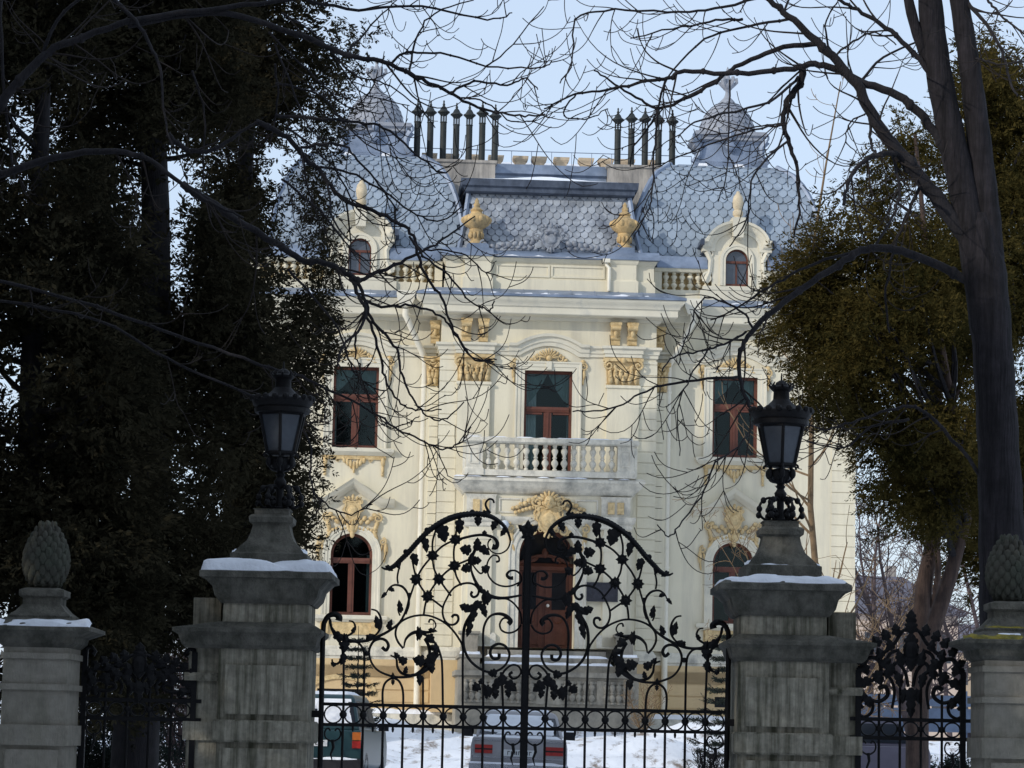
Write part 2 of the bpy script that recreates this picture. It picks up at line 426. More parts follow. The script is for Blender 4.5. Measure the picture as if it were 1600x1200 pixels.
# basement and plinth
m = V()
for s in (-1, 1):
    a, b = (-HW, -CB) if s < 0 else (CB, HW)
    wall(m, a-0.06*(s < 0), b+0.06*(s > 0), 2.17, 3.5, -0.06, [(s*5.15, 0.62, 2.45, 2.72, False)], 0.3)
m.box(-CB-0.06, CB+0.06, YC-0.06, 0.5, 2.17, 3.5)
for z in (2.55, 2.87, 3.19):
    for s in (-1, 1):
        for u0, u1 in ((CB+0.1, 4.4), (5.9, HW)):
            if z > 3.1: u1, u0 = (HW, CB+0.1)
            m.box(min(s*u0, s*u1), max(s*u0, s*u1), -0.085, -0.05, z-0.14, z+0.14)
m.split('basement_wall', M_base, villa, 0)
m = V()
for s in (-1, 1):
    m.box(s*5.15-0.62, s*5.15+0.62, 0.2, 0.3, 2.4, 2.8)
bw = m.split('basement_window', M_gap, villa, 0)
m = V()
for s in (-1, 1):
    m.sweep([(s*5.15-0.85, 2.55)]+[(s*5.15+0.85*cos(RAD(t)), 2.62+0.42*sin(RAD(t))) for t in range(180, -1, -15)]+[(s*5.15+0.85, 2.55)], [(0.06, 0), (0.06, 0.05), (-0.06, 0.05), (-0.06, 0)], -0.06)
m.split('basement_window_arch', M_ochre, villa)
m = V()
band = [(0.0, 3.5), (0.06, 3.5), (0.06, 3.55), (0.10, 3.58), (0.10, 3.72), (0.06, 3.76), (0.03, 3.83)]
for s in (-1, 1):
    a, b = (-HW, -CB-0.12) if s < 0 else (CB+0.12, HW)
    m.mould(a, b, 0.3, 0, band)
m.mould(-CB, CB, 0.2, YC, [(p, z+0.002) for p, z in band])
for s in (-1, 1):   # low stone kerb in front of the basement
    a, b = (-HW-0.3, -2.2) if s < 0 else (2.2, HW+0.3)
    m.stack([(a, b, -0.55, 0.1, ZB-0.6), (a, b, -0.55, 0.1, 2.12), (a, b, -0.50, 0.1, 2.17)])
m.split('plinth_moulding', M_old, villa)
for s in (-1, 1):
    m = V()
    a, b = (-HW-0.3, -2.3) if s < 0 else (2.3, HW+0.3)
    snow_sheet(m, a, b, -.56, -.085, lambda x, y: 2.168 if y > -.51 else 2.13, .07, 3.7*s, -.35, 90, 8, .04)
    m.build('plinth_snow', M_snow, villa, 60)

# rusticated strips: quoins and centre pilaster strips
m = V()
def rust(m, u0, u1, y, yb, z0, z1, h=0.285, g=0.016):
    z = z0
    while z < z1-0.05:
        m.box(u0, u1, y, yb, z+g/2, min(z+h-g/2, z1)); z += h
for s in (-1, 1):
    a, b = sorted((s*7.55, s*(HW+0.04))); rust(m, a, b, -0.025, 0.02, ZP+0.02, 11.35)
    a, b = sorted((s*2.36, s*(CB+0.03))); rust(m, a, b, YC-0.025, YC+0.02, ZP+0.02, 11.35)
    a, b = sorted((s*(CB+0.035), s*(CB+0.26))); rust(m, a, b, -0.44, 0.02, ZP+0.02, 10.55)
m.split('quoin', M_wall, villa, 0)
# pilasters of the upper storey
m = V(); mc = V()
def volute(m, u, y, z, R, sgn, w=0.05, turns=1.3, n=14):
    m.tube([(u+sgn*R*(1-0.75*i/n)*cos(2*pi*turns*i/n-pi/2), y, z-R*(1-0.75*i/n)*sin(-2*pi*turns*i/n+pi/2)*-1) for i in range(n+1)], [R*0.26*(1-0.4*i/n) for i in range(n+1)], 5)
def leaf(m, u, y, z, w, h, rot=0.0, d=0.05):
    m.ell((u, y, z), (w/2, d, h/2), 7, 5, rot)
def capital(m, u0, u1, y, z0, z1):
    w = u1-u0; uc = (u0+u1)/2; h = z1-z0
    m.mould(u0, u1, y+0.1, y, [(0.0, z0), (0.02, z0+0.05*h), (0.0, z0+0.06*h), (0.03, z0+0.75*h), (0.06, z0+0.86*h), (0.10, z0+0.88*h), (0.10, z1)])
    for s in (-1, 1):
        volute(m, uc+s*w*0.46, y-0.10, z0+0.72*h, 0.13*min(1, w/0.6), s)
        leaf(m, uc+s*w*0.25, y-0.07, z0+0.62*h, 0.10, 0.2, s*0.5)
    k = max(2, int(w/0.15))
    for r in range(2):
        for i in range(k+r):
            u = u0+w*(i+0.5)/(k+r)
            leaf(m, u, y-0.05-0.02*r, z0+h*(0.2+0.2*r), 0.13, 0.26, 0.0, 0.06)
            leaf(m, u, y-0.10-0.02*r, z0+h*(0.3+0.2*r), 0.08, 0.08, 0.0, 0.04)
    leaf(m, uc, y-0.1, z0+0.9*h, 0.16, 0.16); m.tube(arc(uc, z0+0.8*h, w*0.3, 200, 340, 8) and [(x, y-0.08, z) for x, z in arc(uc, z0+0.85*h, w*0.3, 200, 340, 8)], 0.025, 5)
for s in (-1, 1):
    a, b = sorted((s*1.52, s*2.355))
    m.box(a, b, YC-0.10, YC+0.02, 8.2, 10.66)
    m.mould(a, b, YC+0.02, YC-0.10, [(0, 10.6), (0.04, 10.62), (0.04, 10.68), (0, 10.7)])
    capital(mc, a, b, YC-0.06, 10.70, 11.40)
    a, b = sorted((s*(CB+0.06), s*(CB+0.34)))
    m.box(a, b, -0.30, 0.02, ZP+0.03, 10.6)
    capital(mc, a, b, -0.32, 10.62, 11.38)
m.split('pilaster', M_wall, villa, 0)
mc.split('pilaster_capital', M_ochre, villa, 60)

# entablature
m = V()
archi = [(0.02, 11.40), (0.05, 11.42), (0.05, 11.50), (0.08, 11.51), (0.08, 11.60), (0.14, 11.64), (0.14, 11.70), (0.02, 11.72)]
def archi_run(u0, u1, yb, y): m.mould(u0, u1, yb, y, archi)
for s in (-1, 1):
    for u0, u1 in ((CB+0.16, WX-1.0), (WX+1.0, HW)):
        a, b = sorted((s*u0, s*u1)); archi_run(a, b, 0.1, 0)
    a, b = sorted((s*0.98, s*CB)); archi_run(a, b, 0.05, YC)
    a, b = sorted((s*1.5, s*2.37)); m.mould(a, b, YC, YC-0.10, [(p, z+0.003) for p, z in archi])
corn = [(0.02, 12.33), (0.08, 12.34), (0.10, 12.42), (0.46, 12.44), (0.48, 12.46), (0.48, 12.62), (0.52, 12.64), (0.56, 12.74), (0.64, 12.80), (0.66, 12.86)]
for s in (-1, 1):
    a, b = (-HW, -CB+.02) if s < 0 else (CB-.02, HW)
    m.stack([(min(a-p*(s < 0), b), b+p*(s > 0), -p, 0.6, z) for p, z in corn])
m.mould(-CB-0.02, CB+0.02, 0.6, YC, [(p, z+0.004) for p, z in corn])
m.build('cornice', M_trim, villa)
# frieze consoles
m = V()
def console(u, y, zt, zb, w, d):
    m.stack([(u-w/2, u+w/2, y-0.05, y+.02, zb), (u-w/2, u+w/2, y-0.07, y+.02, lerp(zb, zt, .3)), (u-w/2, u+w/2, y-d*0.6, y+.02, lerp(zb, zt, .6)), (u-w/2, u+w/2, y-d, y+.02, lerp(zb, zt, .8)), (u-w/2-.03, u+w/2+.03, y-d-0.02, y+.02, lerp(zb, zt, .88)), (u-w/2-.03, u+w/2+.03, y-d-0.02, y+.02, zt)])
    m.tube([(u-w/2-.01, y-d*0.85, lerp(zb, zt, .74)), (u+w/2+.01, y-d*0.85, lerp(zb, zt, .74))], 0.075, 8)
    m.tube([(u-w/2-.01, y-0.08, lerp(zb, zt, .3)), (u+w/2+.01, y-0.08, lerp(zb, zt, .3))], 0.05, 8)
    leaf(m, u, y-d*0.75, lerp(zb, zt, .5), 0.12, 0.22)
for s in (-1, 1):
    for u in (1.72, 2.16): console(s*u, YC, 12.33, 11.75, 0.24, 0.26)
    console(s*(CB+0.16), -0.2, 12.33, 11.75, 0.22, 0.2)
m.split('frieze_console', M_ochre, villa, 50)
# zinc covering of the cornice and its gutter
m = V()
for s in (-1, 1):
    a, b = (-HW-0.66, -CB-0.72) if s < 0 else (CB+0.72, HW+0.66)
    m.stack([(a, b, -0.69, 0.5, 12.87), (a, b, -0.70, 0.5, 12.93), (a, b, -0.66, 0.5, 12.94), (a, b, -0.12, 0.5, 13.13)])
    x = a+0.4
    while x < b: m.stack([(x, x+0.02, -0.68, -0.1, 12.945), (x, x+0.02, -0.12, -0.1, 13.145)]); x += 0.62
m.stack([(-CB-0.7, CB+0.7, YC-0.70, 0.5, 12.874), (-CB-0.7, CB+0.7, YC-0.71, 0.5, 12.934), (-CB-0.68, CB+0.68, YC-0.66, 0.5, 12.944), (-CB-0.2, CB+0.2, YC-0.12, 0.5, 13.134)])
x = -CB-0.4
while x < CB+0.5: m.stack([(x, x+0.02, YC-0.68, YC-0.1, 12.955), (x, x+0.02, YC-0.12, YC-0.1, 13.150)]); x += 0.62
m.build('cornice_gutter', M_sheet, villa, 20)
for a, b, y in ((-HW-.6, -CB-.75, 0), (CB+.75, HW+.6, 0), (-CB-.66, CB+.66, YC)):
    m = V()
    snow_sheet(m, a, b, y-.70, y-.50, lambda x, yy: 12.937+max(0, (yy-y+.66))*.35, .04, a, .02, 80, 5, .05)
    m.build('gutter_snow', M_snow, villa, 60)

# windows ---------------------------------------------------------------
def rect_window(uc, y, h, zb, zt, curtains):
    yf = y+0.14
    w = V(); t = 0.085
    zr = zb+(zt-zb)*0.63
    w.box(uc-h, uc-h+t, yf, yf+0.08, zb, zt); w.box(uc+h-t, uc+h, yf, yf+0.08, zb, zt)
    w.box(uc-h+t, uc+h-t, yf+.002, yf+0.08, zt-t, zt); w.box(uc-h+t, uc+h-t, yf+.002, yf+0.08, zb, zb+t)
    w.stack([(uc-h+t, uc+h-t, yf-.03, yf+.08, zr-0.07), (uc-h+t, uc+h-t, yf-.05, yf+.08, zr), (uc-h+t, uc+h-t, yf-.02, yf+.08, zr+0.07)])
    w.box(uc-0.10, uc+0.10, yf-.012, yf+.08, zb+t, zr-0.07); w.box(uc-0.03, uc+0.03, yf-.035, yf-.011, zb+t, zr-0.07)
    for s in (-1, 1): w.box(uc+s*h*0.55-h*0.33, uc+s*h*0.55+h*0.33, yf-.01, yf+.07, zr-0.13, zr-0.071)
    f = w.build('window', M_wood, villa, 0)
    p = V(); p.add([(uc-h, yf+.05, zb), (uc+h, yf+.05, zb), (uc+h, yf+.05, zt), (uc-h, yf+.05, zt)], [(0, 1, 2, 3)]); p.build('pane', M_glass, f, 0)
    c = V(); cs_ = V()
    for s, k0, k1 in curtains:
        a, b = sorted((uc+s*h*k0, uc+s*h*k1)); n = 10
        for i in range(n):
            x0 = lerp(a, b, i/n); x1 = lerp(a, b, (i+1)/n); d0 = 0.03*(i % 2); d1 = 0.03*((i+1) % 2)
            cs_.add([(x0, yf+.16+d0, zb), (x1, yf+.16+d1, zb), (x1, yf+.16+d1, zt), (x0, yf+.16+d0, zt)], [(0, 1, 2, 3)])
    # swagged lambrequin in the top light
    n = 12
    for s in (-1, 1):
        top = [(uc+s*h*(1-i/n), zt) for i in range(n+1)]
        lo = [(uc+s*h*(1-i/n), lerp(zr+0.1, zt-0.05, (i/n)**1.6)) for i in range(n+1)]
        for i in range(n):
            d = 0.03*(i % 2); d2 = 0.03*((i+1) % 2)
            c.add([(lo[i][0], yf+.12+d, lo[i][1]), (lo[i+1][0], yf+.12+d2, lo[i+1][1]), (top[i+1][0], yf+.12+d2, zt), (top[i][0], yf+.12+d, zt)], [(0, 1, 2, 3) if s < 0 else (3, 2, 1, 0)])
    c.build('curtain', MATS['swag_curtain'], f, 0); cs_.build('curtain', M_curt, f, 0)
    return f
mat('swag_curtain', (0.30, 0.36, 0.35), 0.9, 0.15, 5)
SUR = [(-0.02, 0), (-0.02, 0.05), (0.07, 0.05), (0.08, 0.07), (0.16, 0.07), (0.18, 0.09), (0.22, 0.09), (0.22, 0)]
def shell(o, u, y, z, w, h):
    for i in range(9):
        a = RAD(10+160*i/8); L = h*0.42
        leaf(o, u+cos(a)*w*0.16, y-0.05, z-h*0.1+sin(a)*L, 0.055*w, 2*L*0.62, pi/2-a, 0.05)
    leaf(o, u, y-0.07, z-h*0.1, w*0.16, h*0.4, 0, 0.06)
    for s in (-1, 1):
        volute(o, u+s*w*0.26, y-0.05, z-h*0.10, w*0.085, s)
        volute(o, u+s*w*0.40, y-0.04, z-h*0.28, w*0.06, -s)
        for k in range(4): leaf(o, u+s*w*(0.2+0.07*k), y-0.04, z+h*(0.22-0.13*k), w*0.07, h*0.26, s*(0.5+0.2*k), 0.04)
        leaf(o, u+s*w*0.44, y-0.03, z-h*0.40, w*0.12, h*0.12, 0, 0.03)
def upper_surround(uc, y, h, zb, zt, arched_cornice=True, sill=True):
    s = V()
    s.sweep([(uc-h, zb), (uc-h, zt), (uc+h, zt), (uc+h, zb)], SUR, y)
    s.box(uc-0.07, uc+0.07, y-0.12, y, zt+0.0, zt+0.22)
    if sill:
        s.mould(uc-h-0.26, uc+h+0.26, y+.1, y, [(0.06, zb-0.20), (0.09, zb-0.17), (0.13, zb-0.13), (0.16, zb-0.10), (0.16, zb-0.03), (0.12, zb)])
    # arched architrave over the window
    pa = [(uc-1.05, 11.45), (uc-0.78, 11.45)]+[(uc+0.78*(-1+2*i/12), 11.45+0.27*sin(pi*i/12)**0.9) for i in range(1, 12)]+[(uc+0.78, 11.45), (uc+1.05, 11.45)]
    s.sweep(pa, [(-0.04, 0), (-0.04, 0.06), (0.06, 0.08), (0.07, 0.11), (0.17, 0.13), (0.20, 0.20), (0.27, 0.22), (0.27, 0)], y)
    ob = s.build('window_surround', M_trim, villa)
    o = V()
    shell(o, uc, y-0.02, 11.39, 1.1, 0.42)
    for k in (-1, 1):
        volute(o, uc+k*(h+0.27), y-0.06, zt+0.10, 0.10, k)
        leaf(o, uc+k*(h+0.25), y-0.05, zt+0.22, 0.14, 0.14)
        leaf(o, uc+k*(h+0.28), y-0.04, zt-0.1, 0.09, 0.3); leaf(o, uc+k*(h+0.26), y-0.04, zt-0.28, 0.05, 0.2)
    if sill:
        o.box(uc-h-0.22, uc+h+0.22, y-0.045, y, zb-0.30, zb-0.20)
        for i in range(-3, 4): leaf(o, uc+i*0.085, y-0.04, zb-0.33-0.05*(3-abs(i)), 0.10, 0.16+0.04*(3-abs(i)), i*0.1, 0.05)
        leaf(o, uc, y-0.05, zb-0.60, 0.06, 0.14)
        for k in (-1, 1):
            leaf(o, uc+k*(h+0.14), y-0.06, zb-0.36, 0.12, 0.26); leaf(o, uc+k*(h+0.14), y-0.04, zb-0.56, 0.08, 0.26); leaf(o, uc+k*(h+0.14), y-0.04, zb-0.70, 0.09, 0.08)
            volute(o, uc+k*0.42, y-0.03, zb-0.32, 0.06, k)
    o.split('window_ornament', M_ochre, ob, 60)
for s in (-1, 1):
    rect_window(s*WX, 0, UW['h'], UW['zb'], UW['zt'], [(-1, 1.0, 0.8), (1, 1.0, 0.86)])
    upper_surround(s*WX, 0, UW['h'], UW['zb'], UW['zt'])
rect_window(0, YC, CWd['h'], CWd['zb'], CWd['zt'], [(-1, 0.98, 0.45), (1, 1.0, 0.8)])
upper_surround(0, YC, CWd['h'], CWd['zb'], CWd['zt'], sill=False)

def cartouche(m, u, y, z, w, h, d=.09):
    o = [(0, .5), (.14, .47), (.22, .53), (.40, .52), (.47, .42), (.40, .33), (.46, .18), (.52, .10), (.46, -.02), (.40, -.06), (.36, -.22), (.24, -.38), (.10, -.48), (0, -.54)]
    o = o+[(-a, b) for a, b in reversed(o[1:-1])]
    m.prism([(u+a*w, z+b*h) for a, b in o], y-d, y)
    pts = [(u+a*w*.9, y-d, z+b*h*.9) for a, b in cr(o+[o[0]], 3)]; m.tube(pts, .035*w+.008, 5)
    m.ell((u, y-d, z+.02*h), (w*.26, .05, h*.28), 12, 6)
    for k in (-1, 1):
        volute(m, u+k*w*.42, y-d-.01, z+h*.43, w*.11, k); volute(m, u+k*w*.50, y-d-.01, z+h*.06, w*.09, -k); volute(m, u+k*w*.30, y-d, z-h*.36, w*.09, k)
        leaf(m, u+k*w*.2, y-d-.02, z+h*.60, w*.16, h*.22, k*.5, .05); leaf(m, u+k*w*.36, y-d*.8, z+h*.60, w*.14, h*.2, k*.9, .04)
        leaf(m, u+k*w*.12, y-d, z-h*.52, w*.12, h*.22, -k*.4, .04)
    leaf(m, u, y-d-.04, z+h*.64, w*.18, h*.30, 0, .06); leaf(m, u, y-d-.02, z-h*.52, w*.13, h*.3, 0, .05)
def arch_window(uc, y, h, zb, zs):
    yf = y+0.14; w = V(); t = 0.085
    w.box(uc-h, uc-h+t, yf, yf+.08, zb, zs); w.box(uc+h-t, uc+h, yf, yf+.08, zb, zs); w.box(uc-h+t, uc+h-t, yf+.002, yf+.08, zb, zb+t)
    w.sweep(arc(uc, zs, h-t/2, 180, 0, 16), [(t/2, 0), (t/2, 0.08), (-t/2, 0.08), (-t/2, 0)], yf+.08)
    zr = zs-0.16
    w.stack([(uc-h+t, uc+h-t, yf-.03, yf+.08, zr-.07), (uc-h+t, uc+h-t, yf-.05, yf+.08, zr), (uc-h+t, uc+h-t, yf-.02, yf+.08, zr+.07)])
    w.box(uc-.08, uc+.08, yf-.01, yf+.08, zb+t, zr-.07); w.box(uc-.025, uc+.025, yf-.03, yf-.009, zb+t, zr-.07)
    f = w.build('arched_window', M_wood, villa, 30)
    p = V(); pts = [(uc-h, zb)]+arc(uc, zs, h, 180, 0, 14)+[(uc+h, zb)]; p.add([(x, yf+.05, z) for x, z in pts], [tuple(reversed(range(len(pts))))]); p.build('pane', M_glass, f, 0)
    c = V()
    for i in range(6): c.add([(uc+h-.16+.02*i, yf+.16+.02*(i % 2), zb), (uc+h-.14+.02*i, yf+.16+.02*((i+1) % 2), zb), (uc+h-.14+.02*i, yf+.16+.02*((i+1) % 2), zs), (uc+h-.16+.02*i, yf+.16+.02*(i % 2), zs)], [(0, 1, 2, 3)])
    c.build('curtain', MATS['swag_curtain'], f, 0)
    s = V()
    s.sweep([(uc-h, zb)]+arc(uc, zs, h, 180, 0, 18)+[(uc+h, zb)], [(-.02, 0), (-.02, .05), (.06, .05), (.07, .07), (.13, .07), (.15, .09), (.20, .09), (.20, 0)], y)
    s.mould(uc-h-.26, uc+h+.26, y+.1, y, [(.06, zb-.18), (.1, zb-.14), (.15, zb-.10), (.15, zb-.03), (.11, zb)])
    pp = [(uc-1.08, 7.52), (uc-0.72, 7.52), (uc, 8.02), (uc+0.72, 7.52), (uc+1.08, 7.52)]
    s.sweep(pp, [(-.10, 0), (-.10, .05), (-.05, .10), (-.02, .16), (.03, .24), (.10, .27), (.12, .30), (.12, 0)], y)
    ob = s.build('window_surround', M_trim, villa, 35)
    o = V(); zt = zs+h
    # cartouche with scrolls and foliage between arch and pediment
    cartouche(o, uc, y-.03, zt+.55, .50, .56, .09); leaf(o, uc, y-.10, zt+.10, .17, .3, 0, .06); leaf(o, uc, y-.12, zt-.06, .13, .18, 0, .05)
    for k in (-1, 1): leaf(o, uc+k*.10, y-.08, zt+.12, .10, .26, k*.35, .05)
    for k in (-1, 1):
        for i in range(5):
            leaf(o, uc+k*(.22+.09*i), y-.06, zt+.28+.07*sin(i*2.1)+.03*i, .12, .16, k*i*.5, .06)
            leaf(o, uc+k*(.2+.1*i), y-.05, zt+.12-.02*i, .10, .13, k*i*.4, .05)
        volute(o, uc+k*.66, y-.08, zt+.38, .12, k); leaf(o, uc+k*.62, y-.06, zt+.18, .12, .34, k*.3, .07); leaf(o, uc+k*.60, y-.06, zt-.06, .10, .28, -k*.5, .06)
        volute(o, uc+k*.80, y-.06, zt-.22, .10, k); leaf(o, uc+k*.88, y-.05, zt-.42, .12, .34, 0, .06); leaf(o, uc+k*.86, y-.04, zt-.64, .06, .28, k*.1, .04); leaf(o, uc+k*.76, y-.04, zt-.40, .08, .2, k*.3, .04)
    o.box(uc-h-.2, uc+h+.2, y-.04, y, zb-.5, zb-.18)
    for k in (-1, 1): o.stack([(uc+k*(h+.08)-.07, uc+k*(h+.08)+.07, y-.05, y, zb-.62), (uc+k*(h+.08)-.09, uc+k*(h+.08)+.09, y-.12, y, zb-.25), (uc+k*(h+.08)-.09, uc+k*(h+.08)+.09, y-.13, y, zb-.18)])
    o.split('window_ornament', M_ochre, ob, 60)
for s in (-1, 1): arch_window(s*WX, 0, LW['h'], LW['zb'], LW['zs'])
# porch, door, balcony ------------------------------------------------------
m = V(); h = DR['h']
m2 = V()
wall(m, -2.15, 2.15, ZP, 7.72, YP, [(0, h, ZP, DR['zs'], True)], 0.94)
for s in (-1, 1):
    m.add([(s*2.15, YP, ZP), (s*2.15, YC, ZP), (s*2.15, YC, 7.72), (s*2.15, YP, 7.72)], [(0, 1, 2, 3) if s > 0 else (3, 2, 1, 0)])
    a, b = sorted((s*1.42, s*2.02)); m.box(a, b, YP-.09, YP+.01, ZP+.05, 6.86)
    for z in (6.3, 6.55): m.box(a-.02, b+.02, YP-.11, YP-.085, z, z+.16)
m.build('porch', MATS['cream_stucco'], villa, 0)
m = V()
m.sweep([(-h, ZP)]+arc(0, DR['zs'], h, 180, 0, 18)+[(h, ZP)], [(-.02, 0), (-.02, .05), (.07, .05), (.09, .08), (.2, .08), (.22, .11), (.26, .11), (.26, 0)], YP)
for s in (-1, 1):
    a, b = sorted((s*1.38, s*2.06)); m.mould(a, b, YP, YP-.02, [(.06, 6.86), (.09, 6.9), (.09, 6.98), (.14, 7.02), (.17, 7.10), (.17, 7.18)])
    m.mould(a, b, YP, YP-.05, [(.03, 7.181), (.03, 7.62), (.06, 7.70)])
    a, b = sorted((s*0.55, s*1.3)); m.mould(a, b, YP+.02, YP, [(.03, 6.95), (.05, 7.0), (.10, 7.06), (.12, 7.14), (.02, 7.16)])
    a, b = sorted((s*0.7, s*1.25)); m.sweep([(a, 7.26), (a, 7.60), (b, 7.60), (b, 7.26), (a, 7.26)], [(.02, 0), (.02, .03), (-.02, .03), (-.02, 0)], YP)
    m.mould(min(s*1.34, s*2.10), max(s*1.34, s*2.10), YP, YP-.03, [(.06, ZP+.02), (.06, ZP+.3), (.02, ZP+.36)])
m.split('porch_moulding', M_old, villa)
m = V()
cartouche(m, 0, YP-.05, 7.06, .66, .70, .12)
m.ell((0, YP-.26, 7.52), (.13, .13, .17), 12, 8); m.ell((0, YP-.39, 7.50), (.03, .04, .05), 6, 4); m.ell((0, YP-.37, 7.43), (.06, .03, .02), 6, 4)
for s in (-1, 1): m.ell((s*.05, YP-.37, 7.55), (.03, .03, .015), 6, 4); m.ell((s*.08, YP-.33, 7.48), (.05, .05, .05), 6, 4)
for i in range(7): a_ = RAD(15+25*i); leaf(m, cos(a_)*.2, YP-.2, 7.56+sin(a_)*.16, .09, .2, pi/2-a_, .06)
for s in (-1, 1):
    volute(m, s*.30, YP-.16, 7.52, .15, s); volute(m, s*.26, YP-.12, 7.22, .12, s); volute(m, s*.38, YP-.10, 6.80, .13, s); leaf(m, s*.52, YP-.06, 6.72, .16, .26, s*.5, .06)
    for i in range(6): leaf(m, s*(.40+.10*i), YP-.12+.01*i, 7.58-.05*i+.03*(i % 2), .16-.012*i, .14, s*i*.4, .08); leaf(m, s*(.38+.09*i), YP-.08, 7.40-.03*i, .12, .12, s*i*.3, .06)
    volute(m, s*.95, YP-.08, 6.86, .12, s); leaf(m, s*.93, YP-.06, 6.62, .16, .36, s*.1, .07); leaf(m, s*.88, YP-.05, 6.36, .10, .28, s*.3, .05)
    for k in (-1, 1): m.box(s*1.72+k*.12-.085, s*1.72+k*.12+.085, YP-.12, YP-.08, 7.26, 7.56)
m.split('porch_cartouche', M_ochre, villa, 60)
m = V()
# door leaf set deep in the porch
yd = YC+0.16
m.box(-h, h, yd, yd+.1, DR['zb']-.02, 5.95)
for s in (-1, 1):
    for z0, z1 in ((3.95, 4.4),): m.stack([(min(s*.12, s*.58), max(s*.12, s*.58), yd-.03, yd, z0), (min(s*.12, s*.58), max(s*.12, s*.58), yd-.03, yd, z1)])
    a, b = sorted((s*.64, s*h)); m.box(a, b, yd-.05, yd, 3.76, 5.95)
    a, b = sorted((s*.04, s*.14)); m.box(a, b, yd-.04, yd, 3.76, 5.95)
    m.ell((s*.36, yd-.03, 4.62), (.13, .03, .13), 12, 6)
m.stack([(-h, h, yd-.1, yd, 5.86), (-h, h, yd-.14, yd, 5.95), (-h, h, yd-.06, yd, 6.04)])
m.sweep([(-.62, 5.98)]+[(.62*(-1+2*i/8), 6.0+.20*sin(pi*i/8)) for i in range(9)], [(0, 0), (0, .08), (.07, .12), (.09, 0)], yd)
leaf(m, 0, yd-.1, 6.30, .18, .26, 0, .06)
for s in (-1, 1): leaf(m, s*.3, yd-.08, 6.12, .3, .12, s*.4, .05)
m.sweep(arc(0, DR['zs'], h-.05, 180, 0, 16), [(.05, 0), (.05, .08), (-.05, .08), (-.05, 0)], yd+.06)
d = m.build('front_door', M_wood, villa, 30)
m = V()
pts = [(-h, 5.95)]+arc(0, DR['zs'], h, 180, 0, 14)+[(h, 5.95)]
m.add([(x, yd+.05, z) for x, z in pts], [tuple(reversed(range(len(pts))))])
for s in (-1, 1):
    a, b = sorted((s*.2, s*.56)); m.add([(a, yd-.012, 4.85), (b, yd-.012, 4.85), (b, yd-.012, 5.8), (a, yd-.012, 5.8)], [(0, 1, 2, 3)])
m.build('pane', mat('door_glass', (0.02, 0.022, 0.028), 0.08, 0.2, 3, spec=0.6), d, 0)
m = V(); m.ell((.1, yd-.09, 4.95), (.045, .05, .045)); m.build('door_knob', mat('white_enamel', (0.8, 0.8, 0.8), 0.3), d, 60)
m = V(); m.ell((-1.12, YP-.2, 6.92), (.12, .12, .12), 12, 8); m.tube([(-1.12, YP, 6.80), (-1.12, YP-.2, 6.80)], .025); m.build('wall_lamp', mat('frosted_globe', (0.55, 0.60, 0.66), 0.25, spec=0.6), villa, 60)
m = V(); m.box(1.02, 1.78, YP-.135, YP-.091, 5.05, 5.50)
m.sweep([(1.02, 5.05), (1.02, 5.5), (1.78, 5.5), (1.78, 5.05), (1.02, 5.05)], [(.02, 0), (.02, .02), (-.02, .02), (-.02, 0)], YP-.134)
m.build('wall_plaque', mat('dark_bronze_plaque', (0.035, 0.035, 0.045), 0.4, 0.25, 12, 0.4, 40), villa)
# balcony
BY = -2.10; BH = 2.16
m = V()
m.mould(-2.1, 2.1, YC, YP, [(.03, 7.72), (.08, 7.74), (.12, 7.80), (.26, 7.92), (.30, 8.0), (.34, 8.03), (.34, 8.10), (.30, 8.14), (.26, 8.16)])
m.stack([(-BH-.04, BH+.04, BY-.02, YC, 8.16), (-BH-.04, BH+.04, BY-.02, YC, 8.30), (-BH, BH, BY+.03, YC, 8.32)])
for s in (-1, 1):
    a, b = sorted((s*1.72, s*2.14))
    m.stack([(a-.03, b+.03, BY-.05, BY+.30, 8.161), (a-.03, b+.03, BY-.05, BY+.30, 8.32), (a, b, BY-.02, BY+.27, 8.36), (a, b, BY-.02, BY+.27, 8.95), (a-.02, b+.02, BY-.05, BY+.30, 8.98)])
    m.sweep([(a+.1, 8.46), (a+.1, 8.84), (b-.1, 8.84), (b-.1, 8.46), (a+.1, 8.46)], [(.015, 0), (.015, .02), (-.015, .02), (-.015, 0)], BY-.02)
    a2, b2 = sorted((s*2.145, s*2.22)); m.box(a2, b2, BY+.02, BY+.2, 8.2, 8.95)
    m.stack([(a+.04, b-.04, BY+.0, BY+.25, 9.13), (a+.04, b-.04, BY+.0, BY+.25, 9.2)])
    ys, ye = BY+.3, YC-.1   # side rails
    m.box(min(s*1.98, s*2.14), max(s*1.98, s*2.14), ys, ye, 8.97, 9.12)
m.stack([(-BH-.06, BH+.06, BY-.08, BY+.28, 8.985), (-BH-.1, BH+.1, BY-.12, BY+.32, 9.02), (-BH-.1, BH+.1, BY-.12, BY+.32, 9.10), (-BH-.05, BH+.05, BY-.07, BY+.28, 9.13)])
bal = m.build('balcony', M_old, villa)
m = V(); snow_sheet(m, -BH-.09, BH+.09, BY-.11, BY+.3, lambda x, y: 9.115, .04, 2.2, -.3, 60, 6, .06); snow_sheet(m, -BH-.3, BH+.3, YP-.33, BY-.01, lambda x, y: 8.14, .03, 7.2, -.15, 60, 4, .05)
m.build('balcony_snow', M_snow, bal, 60)
BAL = [(.055, 0), (.055, .06), (.03, .09), (.05, .16), (.085, .26), (.08, .34), (.04, .42), (.035, .45), (.055, .47), (.055, .51), (.035, .53), (.045, .60), (.08, .72), (.075, .80), (.04, .88), (.055, .92), (.055, 1.0)]
def baluster(u, y, z0, z1, par, mt=None):
    b = V(); H = z1-z0
    b.lathe([(r*1.05, z0+t*H) for r, t in BAL], u, y, 10); return b.build('baluster', mt or M_wall, par, 50)
